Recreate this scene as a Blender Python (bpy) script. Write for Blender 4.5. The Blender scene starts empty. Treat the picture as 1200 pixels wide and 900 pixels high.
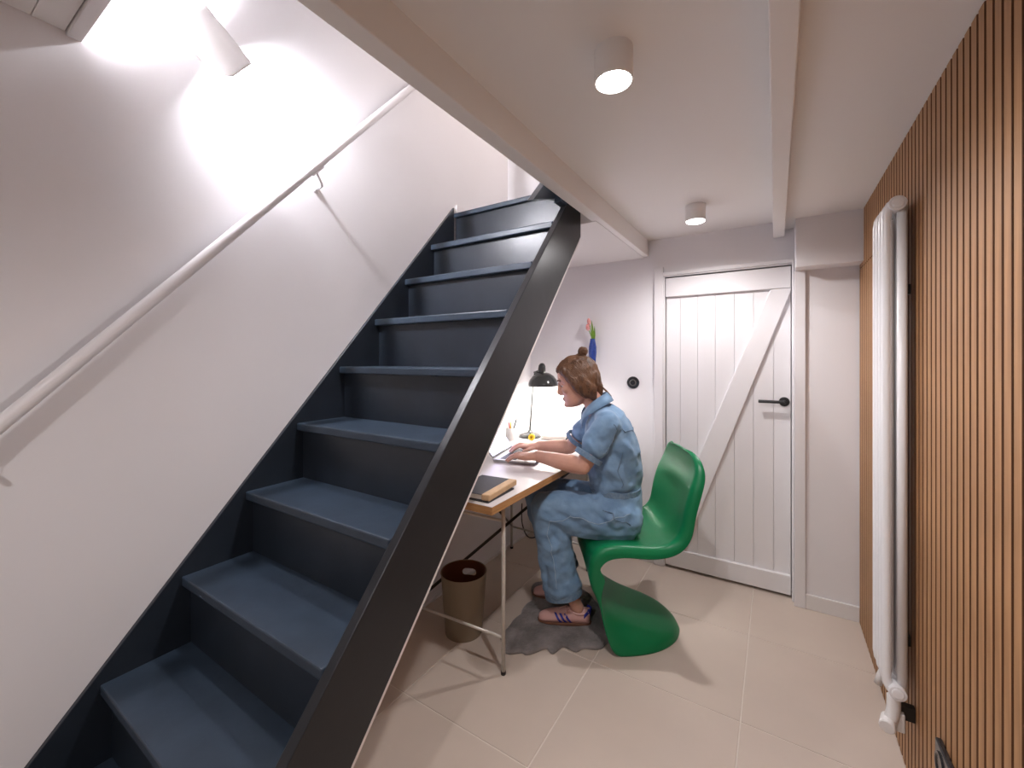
import bpy, bmesh, math, random
from mathutils import Vector, Matrix, noise
random.seed(7)
S = bpy.context.scene
COL = S.collection
R = math.radians

# ------------------------------------------------------------------ camera
F_PX, HX, HY = 488.0, 309.0, 421.0          # focal length, X offset of the room's vanishing point, horizon row (1200x900)
CAM_H = 1.30
cam = bpy.data.cameras.new('camera')
cam.sensor_fit = 'HORIZONTAL'; cam.sensor_width = 36
cam.lens = 36 * F_PX / 1200
cam.shift_y = -(450 - HY) / 1200
cam.clip_start = 0.01
co = bpy.data.objects.new('camera', cam); COL.objects.link(co)
co.location = (0, 0, CAM_H)
co.rotation_euler = (R(90), 0, math.atan(HX / F_PX))
S.camera = co

# ------------------------------------------------------------------ world, exposure
w = bpy.data.worlds.new('world'); S.world = w; w.use_nodes = True
w.node_tree.nodes['Background'].inputs[0].default_value = (1.0, 0.93, 0.88, 1)
w.node_tree.nodes['Background'].inputs[1].default_value = 0.10
S.view_settings.view_transform = 'Standard'
S.view_settings.look = 'None'
S.view_settings.gamma = 1
S.view_settings.exposure = 0.86
S.view_settings.use_curve_mapping = False

P_SPOT = 31.0      # each ceiling spot
P_SCONCE = 54.0    # wall lamp in the stairwell
P_DESK = 4.0       # desk lamp
P_UP = 12.0        # hall lamp upstairs

def light(name, kind, loc, energy, color=(1, 1, 1), size=0.05, rot=None, spot=None, blend=0.5):
    l = bpy.data.lights.new(name, kind); l.energy = energy; l.color = color
    if kind in ('POINT', 'SPOT'): l.shadow_soft_size = size
    if kind == 'AREA': l.size = size
    if kind == 'SPOT': l.spot_size = R(spot); l.spot_blend = blend
    o = bpy.data.objects.new(name, l); COL.objects.link(o); o.location = loc
    if rot: o.rotation_euler = rot
    return o
light('rear_fill_light', 'AREA', (-0.6, -1.66, 1.25), 1.0, (0.96, 0.97, 1.0), 1.5, rot=(R(90), 0, 0))  # added soft fill from behind the camera; the rear wall has no window
light('upstairs_hall_light', 'POINT', (-0.1, 2.05, 3.3), P_UP, (1.0, 0.88, 0.80), 0.12)

# ------------------------------------------------------------------ materials
def mat(name, col, rough=0.6, metal=0.0, bump=0.0, bscale=60, var=0.0, vscale=4, spec=0.5, coat=0.0, emis=None, estr=0, stretch=(1, 1, 1), sheen=0.0, col2=None, sss=0.0, gen=False):
    m = bpy.data.materials.new(name); m.use_nodes = True
    nt = m.node_tree; b = nt.nodes['Principled BSDF']
    b.inputs['Base Color'].default_value = (*col, 1)
    b.inputs['Roughness'].default_value = rough
    b.inputs['Metallic'].default_value = metal
    b.inputs['Specular IOR Level'].default_value = spec
    b.inputs['Coat Weight'].default_value = coat
    b.inputs['Sheen Weight'].default_value = sheen
    if sss:
        b.inputs['Subsurface Weight'].default_value = sss
        b.inputs['Subsurface Radius'].default_value = (0.01, 0.004, 0.002)
    if emis:
        b.inputs['Emission Color'].default_value = (*emis, 1); b.inputs['Emission Strength'].default_value = estr
    tc = nt.nodes.new('ShaderNodeTexCoord'); mp = nt.nodes.new('ShaderNodeMapping')
    mp.inputs['Scale'].default_value = stretch
    nt.links.new(tc.outputs['Object'], mp.inputs[0])
    if var or col2:
        n = nt.nodes.new('ShaderNodeTexNoise'); n.inputs['Scale'].default_value = vscale; n.inputs['Detail'].default_value = 6
        nt.links.new(mp.outputs[0], n.inputs['Vector'])
        r = nt.nodes.new('ShaderNodeValToRGB')
        c2 = col2 or tuple(min(1, c * (1 + var)) for c in col)
        c1 = col if col2 else tuple(c * (1 - var) for c in col)
        r.color_ramp.elements[0].position = 0.35; r.color_ramp.elements[1].position = 0.65
        r.color_ramp.elements[0].color = (*c1, 1); r.color_ramp.elements[1].color = (*c2, 1)
        nt.links.new(n.outputs['Fac'], r.inputs[0]); nt.links.new(r.outputs[0], b.inputs['Base Color'])
    if bump:
        n2 = nt.nodes.new('ShaderNodeTexNoise'); n2.inputs['Scale'].default_value = bscale; n2.inputs['Detail'].default_value = 4
        nt.links.new(mp.outputs[0], n2.inputs['Vector'])
        bp = nt.nodes.new('ShaderNodeBump'); bp.inputs['Strength'].default_value = bump; bp.inputs['Distance'].default_value = 0.01
        nt.links.new(n2.outputs['Fac'], bp.inputs['Height']); nt.links.new(bp.outputs[0], b.inputs['Normal'])
    return m

M = {}
M['wall'] = mat('plaster_white', (0.82, 0.80, 0.815), 0.75, bump=0.06, bscale=9, var=0.015, vscale=2)
M['ceil'] = mat('ceiling_white', (0.87, 0.845, 0.83), 0.7, bump=0.05, bscale=14)
M['gloss_white'] = mat('painted_wood_white', (0.80, 0.775, 0.785), 0.42, bump=0.03, bscale=12)
M['trim'] = mat('trim_white', (0.78, 0.75, 0.74), 0.4)
M['tile'] = mat('floor_tile', (0.585, 0.495, 0.425), 0.33, bump=0.02, bscale=30, var=0.03, vscale=3, spec=0.4)
M['grout'] = mat('grout', (0.72, 0.65, 0.58), 0.8)
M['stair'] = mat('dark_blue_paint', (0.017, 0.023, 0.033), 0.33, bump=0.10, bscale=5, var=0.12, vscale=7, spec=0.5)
M['stair_tread'] = mat('dark_blue_paint_lit', (0.030, 0.046, 0.070), 0.40, bump=0.08, bscale=16, var=0.14, vscale=9, spec=0.45)  # same paint as the risers, lightened and bluer for light from above
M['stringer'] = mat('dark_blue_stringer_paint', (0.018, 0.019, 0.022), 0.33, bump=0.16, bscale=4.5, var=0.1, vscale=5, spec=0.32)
M['slat'] = mat('oak_slat', (0.34, 0.168, 0.066), 0.5, bump=0.04, bscale=40, stretch=(6, 6, 0.4), col2=(0.46, 0.243, 0.106), vscale=9)
M['slat_back'] = mat('slat_backing_felt', (0.035, 0.012, 0.005), 0.9)
M['rad'] = mat('radiator_enamel', (0.88, 0.87, 0.88), 0.28, coat=0.3)
M['black'] = mat('black_satin', (0.012, 0.012, 0.013), 0.35)
M['blackplastic'] = mat('black_plastic', (0.018, 0.018, 0.02), 0.25, coat=0.3)
M['lamp_white'] = mat('fixture_white', (0.84, 0.82, 0.81), 0.5)
M['disc'] = mat('lit_disc', (1, 1, 1), 0.5, emis=(1.0, 0.95, 0.9), estr=14)
M['bulb'] = mat('lit_bulb', (1, 1, 1), 0.5, emis=(1.0, 0.96, 0.92), estr=30)
M['green'] = mat('green_plastic', (0.002, 0.185, 0.066), 0.34, bump=0.01, bscale=120, coat=0.0, spec=0.34)
M['desk_top'] = mat('desk_laminate', (0.72, 0.68, 0.68), 0.35)
M['desk_edge'] = mat('plywood_edge', (0.42, 0.20, 0.075), 0.5, col2=(0.55, 0.30, 0.12), vscale=14, stretch=(1, 1, 12))
M['frame'] = mat('desk_frame_grey', (0.60, 0.56, 0.51), 0.32, metal=0.25)
M['frame_dark'] = mat('desk_frame_dark', (0.03, 0.027, 0.024), 0.35, metal=0.4)
M['bin'] = mat('bin_olive', (0.25, 0.20, 0.14), 0.55)
M['bin_in'] = mat('bin_inside_brown', (0.11, 0.028, 0.008), 0.6)
M['rug'] = mat('grey_fleece', (0.20, 0.18, 0.175), 0.95, bump=0.6, bscale=55, var=0.3, vscale=12, sheen=0.3)
M['denim'] = mat('blue_denim', (0.15, 0.265, 0.42), 0.85, bump=0.22, bscale=45, col2=(0.215, 0.35, 0.52), vscale=16, sheen=0.15)
M['denim_dark'] = mat('denim_seam', (0.12, 0.205, 0.32), 0.85, bump=0.25, bscale=150, col2=(0.19, 0.275, 0.37), vscale=90)
M['skin'] = mat('skin', (0.62, 0.335, 0.25), 0.5, bump=0.03, bscale=120, var=0.05, vscale=18, sss=0.08)
M['lips'] = mat('lips', (0.42, 0.12, 0.11), 0.4)
M['eye'] = mat('eye_white', (0.7, 0.66, 0.64), 0.15)
M['iris'] = mat('iris_dark', (0.02, 0.025, 0.03), 0.15)
M['brow'] = mat('brow_hair', (0.13, 0.055, 0.025), 0.8)
M['hair'] = mat('brown_hair', (0.055, 0.024, 0.011), 0.55, bump=0.4, bscale=90, col2=(0.14, 0.064, 0.030), vscale=26, stretch=(1, 1, 0.5))
M['hair_light'] = mat('brown_hair_strands', (0.145, 0.066, 0.030), 0.5)
M['shoe'] = mat('pink_suede', (0.62, 0.36, 0.33), 0.75, bump=0.08, bscale=90)
M['shoe_blue'] = mat('blue_stripe', (0.02, 0.028, 0.30), 0.6)
M['gum'] = mat('gum_sole', (0.17, 0.075, 0.045), 0.6)
M['sock'] = mat('lace_pink', (0.72, 0.45, 0.42), 0.8)
M['alu'] = mat('laptop_aluminium', (0.58, 0.58, 0.60), 0.35, metal=0.6)
M['key'] = mat('key_black', (0.04, 0.04, 0.045), 0.5)
M['screen'] = mat('laptop_screen', (0.02, 0.02, 0.03), 0.2, emis=(0.62, 0.60, 1.0), estr=3.5)
M['cover'] = mat('book_cover_charcoal', (0.035, 0.033, 0.036), 0.6)
M['spine'] = mat('book_spine_tan', (0.58, 0.38, 0.21), 0.6, var=0.1, vscale=30)
M['paper'] = mat('paper', (0.68, 0.63, 0.57), 0.8)
M['lampgrey'] = mat('lamp_enamel', (0.035, 0.037, 0.034), 0.22, coat=0.5)
M['lampin'] = mat('lamp_inner_white', (0.8, 0.8, 0.78), 0.5)
M['cup'] = mat('cup_ceramic', (0.70, 0.68, 0.67), 0.3)
M['yellow'] = mat('yellow_plastic', (0.75, 0.50, 0.02), 0.5)
M['red'] = mat('red_pencil', (0.6, 0.10, 0.08), 0.5)
M['vase'] = mat('blue_glass_vase', (0.015, 0.045, 0.24), 0.2, coat=0.4, col2=(0.03, 0.08, 0.36), vscale=60)
M['leaf'] = mat('tulip_green', (0.18, 0.36, 0.03), 0.5)
M['tulip'] = mat('tulip_pink', (0.75, 0.22, 0.19), 0.5, col2=(0.85, 0.45, 0.42), vscale=50)
M['cable'] = mat('cable_black', (0.015, 0.014, 0.013), 0.5)
M['thermo'] = mat('valve_white', (0.75, 0.72, 0.70), 0.4)

# ------------------------------------------------------------------ helpers
def BM(): return bmesh.new()
def obj(name, bm, m, parent=None, smooth=False, bevel=0.0, seg=2):
    bmesh.ops.recalc_face_normals(bm, faces=bm.faces[:])
    me = bpy.data.meshes.new(name); bm.to_mesh(me); bm.free()
    if isinstance(m, (list, tuple)):
        for x in m: me.materials.append(x)
    else: me.materials.append(m)
    if smooth:
        for p in me.polygons: p.use_smooth = True
    o = bpy.data.objects.new(name, me); COL.objects.link(o)
    if parent is not None:
        attach(o, parent)
    if bevel:
        md = o.modifiers.new('bevel', 'BEVEL'); md.width = bevel; md.segments = seg; md.limit_method = 'ANGLE'; md.angle_limit = R(40)
    return o
def attach(o, parent):       # meshes are built in world coordinates; only the top-level Empties carry a location
    o.parent = parent
    o.matrix_parent_inverse = Matrix.Translation(-parent.location) if parent.type == 'EMPTY' else Matrix.Identity(4)
def thing(name, loc, label, cat, group=None):
    o = bpy.data.objects.new(name, None); COL.objects.link(o); o.location = loc; o.empty_display_size = 0.05
    o['label'] = label; o['category'] = cat
    if group: o['group'] = group
    return o
def tag(o, label, cat, group=None):
    o['label'] = label; o['category'] = cat
    if group: o['group'] = group
    return o
def struct(o): o['kind'] = 'structure'; return o
def box(bm, x0, x1, y0, y1, z0, z1, mi=0):
    vs = [bm.verts.new((x, y, z)) for x in (x0, x1) for y in (y0, y1) for z in (z0, z1)]
    for f in ((0, 1, 3, 2), (4, 6, 7, 5), (0, 4, 5, 1), (2, 3, 7, 6), (0, 2, 6, 4), (1, 5, 7, 3)):
        fc = bm.faces.new([vs[i] for i in f]); fc.material_index = mi
    return bm
def bbox(*a): return box(BM(), *a)
def prism(bm, poly, axis_vec):                       # poly: list of 3D points, extruded by axis_vec
    a = [bm.verts.new(p) for p in poly]; b = [bm.verts.new(Vector(p) + Vector(axis_vec)) for p in poly]
    n = len(poly); bm.faces.new(a); bm.faces.new(b[::-1])
    for i in range(n): bm.faces.new((a[i], a[(i + 1) % n], b[(i + 1) % n], b[i]))
    return bm
def frame_at(t):
    t = Vector(t).normalized(); u = Vector((0, 0, 1)) if abs(t.z) < 0.9 else Vector((1, 0, 0))
    a = t.cross(u).normalized(); b = t.cross(a).normalized(); return a, b
def rings(bm, loops, cap=True, close=False, mi=0):
    L = [[bm.verts.new(p) for p in lp] for lp in loops]; n = len(L[0])
    for i in range(len(L) - 1 + (1 if close else 0)):
        A, B = L[i], L[(i + 1) % len(L)]
        for k in range(n):
            f = bm.faces.new((A[k], A[(k + 1) % n], B[(k + 1) % n], B[k])); f.material_index = mi
    if cap and not close:
        f = bm.faces.new(L[0][::-1]); f.material_index = mi
        f = bm.faces.new(L[-1]); f.material_index = mi
    return bm
def tube(bm, pts, r, n=10, close=False, mi=0):
    pts = [Vector(p) for p in pts]; rr = r if isinstance(r, (list, tuple)) else [r] * len(pts)
    loops = []; pa = None
    for i, p in enumerate(pts):
        if close: t = pts[(i + 1) % len(pts)] - pts[i - 1]
        else: t = pts[min(i + 1, len(pts) - 1)] - pts[max(i - 1, 0)]
        t.normalize()
        if pa is None: a, b = frame_at(t)
        else:
            a = (pa - t * pa.dot(t)).normalized(); b = t.cross(a)
        pa = a
        loops.append([p + (a * math.cos(2 * math.pi * k / n) + b * math.sin(2 * math.pi * k / n)) * rr[i] for k in range(n)])
    return rings(bm, loops, True, close, mi)
def lathe(bm, c, axis, prof, n=32, mi=0, cap=True):  # prof: (r, h) along axis
    c = Vector(c); axis = Vector(axis).normalized(); a, b = frame_at(axis)
    return rings(bm, [[c + axis * h + (a * math.cos(2 * math.pi * k / n) + b * math.sin(2 * math.pi * k / n)) * max(r, 1e-4) for k in range(n)] for r, h in prof], cap, False, mi)
def spline(pts, n=8):
    P = [Vector(p) for p in pts]; out = []
    for i in range(len(P) - 1):
        p0, p1, p2, p3 = P[max(i - 1, 0)], P[i], P[i + 1], P[min(i + 2, len(P) - 1)]
        for k in range(n):
            t = k / n
            out.append(0.5 * ((2 * p1) + (-p0 + p2) * t + (2 * p0 - 5 * p1 + 4 * p2 - p3) * t * t + (-p0 + 3 * p1 - 3 * p2 + p3) * t ** 3))
    out.append(P[-1]); return out

# ------------------------------------------------------------------ setting
XL, XR, YD, YB = -1.566, 0.35, 2.735, -1.7
ZC = 2.06
# floor: base slab with grout, each tile a piece proud of it
fl = struct(obj('floor', bbox(XL, XR + 0.03, YB, YD + 0.06, -0.06, -0.0025), M['grout']))
TX, TY, G = 0.56, 0.5525, 0.0022
x0 = -0.667 - 2 * TX
for i in range(5):
    for j in range(9):
        a0, b0 = x0 + i * TX, 1.147 + (j - 6) * TY
        xa, xb, ya, yb = max(a0 + G, XL), min(a0 + TX - G, XR), max(b0 + G, YB), min(b0 + TY - G, YD + 0.02)
        if xb - xa > 0.02 and yb - ya > 0.02:
            obj('floor_tile', bbox(xa, xb, ya, yb, -0.006, 0.0), M['tile'], fl, bevel=0.0012, seg=1)
# left wall (lower room and stairwell)
struct(obj('wall_left', bbox(XL - 0.08, XL, YB, YD + 0.08, -0.06, 4.3), M['wall']))
# door wall
dx0, dx1, dzt = -0.590, 0.075, 1.815
bm = BM()
box(bm, XL, dx0 - 0.0, YD, YD + 0.10, 0, 2.2); box(bm, dx1, 0.14, YD, YD + 0.10, 0, 2.2); box(bm, dx0, dx1, YD, YD + 0.10, dzt, 2.2)
box(bm, dx0, dx1, YD + 0.085, YD + 0.10, 0, dzt)
struct(obj('wall_back', bm, M['wall']))
struct(obj('wall_pier', bbox(0.125, XR + 0.03, 2.665, YD + 0.08, 0, 2.2), M['wall']))
bm = bbox(0.085, XR + 0.03, 2.55, YD, 1.765, 2.1)
struct(obj('trim_bulkhead', bm, M['wall'], bevel=0.004))
struct(obj('wall_rear', bbox(XL, XR + 0.1, YB - 0.08, YB, 0, 2.3), M['wall']))
# ceilings
struct(obj('ceiling', bbox(-0.70, 0.0, YB, YD + 0.05, ZC, ZC + 0.1), M['ceil']))
struct(obj('ceiling_strip', bbox(0.0, XR + 0.03, YB, YD + 0.05, 2.012, 2.16), M['ceil']))
c2 = struct(obj('ceiling_rear', bbox(XL, -0.735, YB, 0.30, 2.175, 2.6), M['ceil']))
for k in range(8):
    obj('ceiling_board', bbox(XL, -0.735, 0.2345 - 0.2 * (k + 1) + 0.0008, 0.2345 - 0.2 * k, 2.155, 2.175), M['ceil'], c2, bevel=0.002, seg=1)
obj('ceiling_board', bbox(XL, -0.735, 0.2355, 0.2935, 2.155, 2.175), M['ceil'], c2, bevel=0.001, seg=1)
obj('fascia_board', bbox(XL, -0.735, 0.295, 0.325, 2.145, 2.6), M['trim'], c2, bevel=0.002, seg=1)
# beams
bm = bbox(-0.743, -0.690, YB, YD - 0.01, 1.958, ZC + 0.3)
struct(obj('trim_beam_left', bm, M['ceil'], bevel=0.003))
bm = bbox(-0.012, 0.041, YB, YD - 0.005, 1.972, ZC + 0.02)
struct(obj('trim_beam_right', bm, M['ceil'], bevel=0.003))
# landing (upper floor behind the stairs) and upper stairwell
struct(obj('landing_slab', bbox(XL, -0.72, 1.885, YD + 0.05, 1.955, 2.10), M['trim']))
struct(obj('floor_upper', bbox(XL, 0.5, 1.885, 2.45, 2.10, 2.122), M['stair']))
struct(obj('wall_upper_back', bbox(XL, 0.6, 2.42, 2.50, 2.10, 4.3), M['wall']))
struct(obj('wall_upper_right', bbox(-0.72, -0.66, YB, 1.60, ZC + 0.1, 4.3), M['wall']))
struct(obj('wall_upper_hall', bbox(0.5, 0.56, 1.5, 2.5, ZC + 0.05, 4.3), M['wall']))
struct(obj('wall_upper_hall_front', bbox(-0.70, 0.56, 1.50, 1.56, ZC + 0.1, 4.3), M['wall']))
struct(obj('wall_upper_rear', bbox(XL, -0.66, -1.0, -0.92, 2.6, 4.3), M['wall']))
struct(obj('ceiling_upper', bbox(XL - 0.05, 0.6, -1.0, 2.5, 4.25, 4.33), M['ceil']))
struct(obj('floor_upper_side', bbox(-0.66, 0.5, 1.5, 2.5, 2.10, 2.122), M['stair']))
bm = BM(); box(bm, XL, XL + 0.012, 1.86, 2.42, 2.122, 2.19); box(bm, XL, -1.0, 2.408, 2.42, 2.122, 2.19)
struct(obj('baseboard_upper', bm, M['gloss_white'], bevel=0.002))
# baseboards
struct(obj('baseboard_right', bbox(0.132, XR, 2.652, 2.665, 0, 0.075), M['trim'], bevel=0.002))
struct(obj('baseboard_back', bbox(XL, -0.655, YD - 0.013, YD, 0, 0.07), M['trim'], bevel=0.002))
struct(obj('baseboard_left', bbox(XL, XL + 0.012, -1.6, YD, 0, 0.012), M['trim']))
# door frame
bm = BM(); box(bm, -0.652, -0.597, 2.712, YD + 0.01, 0, 1.88); box(bm, -0.597, -0.588, 2.72, YD + 0.03, 0, dzt + 0.01)
struct(obj('trim_casing_left', bm, M['gloss_white'], bevel=0.003))
bm = BM(); box(bm, 0.083, 0.132, 2.648, YD + 0.01, 0, 1.765); box(bm, 0.074, 0.083, 2.69, YD + 0.03, 0, dzt + 0.01)
struct(obj('trim_casing_right', bm, M['gloss_white'], bevel=0.003))
bm = BM(); box(bm, -0.597, 0.083, 2.712, YD + 0.01, dzt + 0.008, dzt + 0.03); box(bm, -0.597, 0.083, 2.722, YD + 0.03, dzt, dzt + 0.008)
struct(obj('trim_casing_head', bm, M['gloss_white'], bevel=0.002))
# door
door = obj('door_1', bbox(dx0 + 0.006, dx1 - 0.004, YD + 0.022, YD + 0.05, 0.012, dzt - 0.006), M['gloss_white']); struct(door)
edges = [-0.583, -0.50, -0.40, -0.304, -0.203, -0.107, -0.010, 0.070]
for a, b in zip(edges, edges[1:]):
    obj('door_plank', bbox(a + 0.0006, b - 0.0006, YD + 0.008, YD + 0.024, 0.014, dzt - 0.008), M['gloss_white'], door, bevel=0.0012, seg=1)
obj('door_rail', bbox(-0.583, 0.070, YD - 0.014, YD + 0.010, 1.690, dzt - 0.008), M['gloss_white'], door, bevel=0.003)
obj('door_rail', bbox(-0.583, 0.070, YD - 0.014, YD + 0.010, 0.016, 0.120), M['gloss_white'], door, bevel=0.003)
yb = YD - 0.013
bm = prism(BM(), [(-0.583, yb, 0.122), (-0.478, yb, 0.122), (0.070, yb, 1.672), (0.070, yb, 1.688), (-0.024, yb, 1.688), (-0.583, yb, 0.205)], (0, 0.022, 0))
obj('door_brace', bm, M['gloss_white'], door, bevel=0.003)
h = obj('door_handle', lathe(BM(), (0.040, YD + 0.009, 1.066), (0, -1, 0), [(0.0255, 0), (0.0255, 0.006), (0.023, 0.008), (0.009, 0.009), (0.009, 0.045), (0.006, 0.048)], 28), M['black'], door, smooth=False, bevel=0.0008, seg=1)
obj('lever', tube(BM(), [(0.044, YD - 0.036, 1.066), (-0.082, YD - 0.036, 1.066)], 0.0085, 14), M['black'], h, bevel=0.0015)
# dark gap under door is real: void
# right wall: backing and slats
wr = struct(obj('wall_right', bbox(XR + 0.0235, XR + 0.10, YB, 2.70, 0, 2.2), M['slat_back']))
P = 0.0375
k = 0; y = 2.625
slat_long = None; slat_lo = None; slat_hi = None
M['slat_side'] = mat('slat_side_brown', (0.13, 0.050, 0.018), 0.7)
def sl(z0, z1):          # veneered face, darker core on the sides
    bm = bbox(XR, XR + 0.024, -0.0145, 0.0145, z0, z1); bm.normal_update()
    for f in bm.faces:
        if abs(f.calc_center_median().y) > 0.01: f.material_index = 1
    return bm
for k in range(96):
    yc = 2.640 - P * k
    if yc < -0.95: break
    if yc > 1.86:
        if slat_lo is None:
            slat_lo = obj('slat', sl(0.0, 1.742), (M['slat'], M['slat_side']), wr, bevel=0.0010, seg=1); slat_hi = obj('slat', sl(1.746, 2.012), (M['slat'], M['slat_side']), wr, bevel=0.0010, seg=1)
            a, b = slat_lo, slat_hi
        else:
            a, b = slat_lo.copy(), slat_hi.copy(); COL.objects.link(a); COL.objects.link(b)
        a.location.y = yc; b.location.y = yc
    else:
        if slat_long is None: a = slat_long = obj('slat', sl(0.0, 2.012), (M['slat'], M['slat_side']), wr, bevel=0.0010, seg=1)
        else: a = slat_long.copy(); COL.objects.link(a)
        a.location.y = yc

# ------------------------------------------------------------------ staircase
st = thing('staircase', (-1.2, 0.2, 0), 'steep closed staircase painted dark blue-black rising along the left wall', 'staircase')
Y0, Z0, GO, RI = 0.357, 0.415, 0.1835, 0.2135
XI = -0.829
for i in range(-1, 8):
    yn, zn = Y0 + GO * i, Z0 + RI * i
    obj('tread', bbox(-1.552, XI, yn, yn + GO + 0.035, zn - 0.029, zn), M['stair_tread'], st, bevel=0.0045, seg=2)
for i in range(-1, 9):
    yn, zn = Y0 + GO * i, Z0 + RI * i
    zb = zn - RI if i > -1 else 0.0
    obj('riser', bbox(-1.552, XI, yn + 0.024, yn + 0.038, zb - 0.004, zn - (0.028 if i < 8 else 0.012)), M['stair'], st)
obj('landing_nosing', bbox(-1.552, -0.835, Y0 + GO * 8 + 0.004, 1.90, 2.106, 2.132), M['stair_tread'], st, bevel=0.004)
tl = lambda y: 0.500 + 1.1635 * (y - 0.439)
# right stringer (parallelogram, plumb cut at the top)
def string_poly(x, off_top, off_bot, y_end, y_top):
    ys = 0.439 + (0 - 0.5 - off_top) / 1.1635
    pl = []
    pl.append((x, ys, 0.0)); pl.append((x, y_top, tl(y_top) + off_top))
    pl.append((x, y_end, tl(y_top) + off_top)) if y_end > y_top + 1e-3 else None
    pl.append((x, y_end, tl(y_end) - off_bot)); pl.append((x, 0.439 + (off_bot - 0.5) / 1.1635, 0.0))
    return [p for p in pl if p]
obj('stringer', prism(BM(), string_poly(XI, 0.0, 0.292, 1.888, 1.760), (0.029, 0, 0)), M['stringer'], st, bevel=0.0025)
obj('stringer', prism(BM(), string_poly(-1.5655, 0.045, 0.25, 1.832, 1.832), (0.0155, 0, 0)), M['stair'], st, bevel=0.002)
# white soffit board under the flight
y_a, y_b = 0.439 + (0.292 - 0.5) / 1.1635 - 0.004, 1.875
obj('soffit_board', prism(BM(), [(XL + 0.002, y_a, 0.001), (XL + 0.002, y_b, tl(y_b) - 0.294), (XL + 0.002, y_b + 0.010, tl(y_b + 0.010) - 0.3040), (XL + 0.002, y_a + 0.016, 0.001)], (-XL - 0.8035, 0, 0)), M['trim'], st)
# small post and wedge at the head of the right stringer
obj('post', bbox(-0.836, -0.802, 1.672, 1.748, 1.998, 2.30), M['stair_tread'], st, bevel=0.002)
obj('string_head', prism(BM(), [(-0.866, 1.478, 1.950), (-0.866, 1.60, 2.075), (-0.866, 1.80, 2.28), (-0.866, 1.80, 2.05), (-0.866, 1.665, 2.013)], (0.034, 0, 0)), M['stair'], st, bevel=0.002)

# ------------------------------------------------------------------ handrail
XW = XL
hr = thing('handrail', (-1.52, 0.5, 1.5), 'white round wooden handrail fixed to the left wall above the stairs', 'handrail')
ra, rb = Vector((-1.505, -0.15, 0.768)), Vector((-1.505, 2.0, 3.262))
ra = Vector((-1.505, 0.178, 1.149)); rb = Vector((-1.505, 1.452, 2.622)); dr = (rb - ra) / (rb.y - ra.y)
obj('rail', tube(BM(), [ra - dr * 0.45, ra, rb, rb + dr * 0.25], 0.0165, 20), M['gloss_white'], hr, smooth=True)
for yb_ in (0.135, 0.955, 1.62):
    p = ra + dr * (yb_ - ra.y)
    arm = spline([p + Vector((0, 0.0, -0.016)), p + Vector((0, 0.02, -0.048)), p + Vector((-0.012, 0.035, -0.062)), p + Vector((-0.05, 0.038, -0.064)), (XW, p.y + 0.04, p.z - 0.064)], 5)
    b = obj('bracket', tube(BM(), arm, 0.0045, 8), M['gloss_white'], hr, smooth=True)
    obj('wall_plate', lathe(BM(), (XW, p.y + 0.04, p.z - 0.064), (1, 0, 0), [(0.014, 0), (0.014, 0.003), (0.006, 0.006)], 16), M['gloss_white'], b)
    bm = tube(BM(), [p - dr * 0.022 + Vector((0, 0.012, -0.014)), p + dr * 0.022 + Vector((0, 0.012, -0.014))], 0.004, 8)
    obj('saddle', bm, M['gloss_white'], b)

# ------------------------------------------------------------------ wall sconce: tilted half-round shade open at both ends
sc = thing('wall_sconce', (XL, 0.60, 2.30), 'white curved half-round wall lamp glowing at both open ends above the handrail', 'lamp')
ax = Vector((0, 0.80, -0.60)).normalized(); up = Vector((0, 0.60, 0.80)).normalized()
cs = Vector((XL, 0.628, 2.318))
bm = BM(); rows = []
for k in range(17):
    t = -0.085 + 0.170 * k / 16
    ph = R(100) * math.sqrt(max(0, 1 - (t / 0.098) ** 2))
    row = []
    for q_ in range(21):
        a = -ph + 2 * ph * q_ / 20
        row.append(bm.verts.new(cs + ax * t + Vector((1, 0, 0)) * (0.012 + 0.072 * math.cos(a)) + up * 0.062 * math.sin(a)))
    rows.append(row)
for A, B in zip(rows, rows[1:]):
    for k in range(20): bm.faces.new((A[k], A[k + 1], B[k + 1], B[k]))
o = obj('shade', bm, M['lamp_white'], sc, smooth=True)
sd = o.modifiers.new('solid', 'SOLIDIFY'); sd.thickness = 0.003; sd.offset = 1
obj('back_plate', prism(BM(), [cs + ax * a + up * b + Vector((0.0005, 0, 0)) for a, b in ((-0.06, -0.05), (0.06, -0.05), (0.06, 0.05), (-0.06, 0.05))], (0.006, 0, 0)), M['lamp_white'], sc)
obj('bulb', tube(BM(), [cs - ax * 0.03 + Vector((0.04, 0, 0)), cs + ax * 0.03 + Vector((0.04, 0, 0))], 0.012, 12), M['bulb'], sc, smooth=True)
light('sconce_light_a', 'POINT', cs - ax * 0.050 + Vector((0.045, 0, 0)), P_SCONCE * 0.5, (0.94, 0.94, 1.0), 0.02)
light('sconce_light_b', 'POINT', cs + ax * 0.050 + Vector((0.045, 0, 0)), P_SCONCE * 0.5, (0.94, 0.94, 1.0), 0.02)

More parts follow.
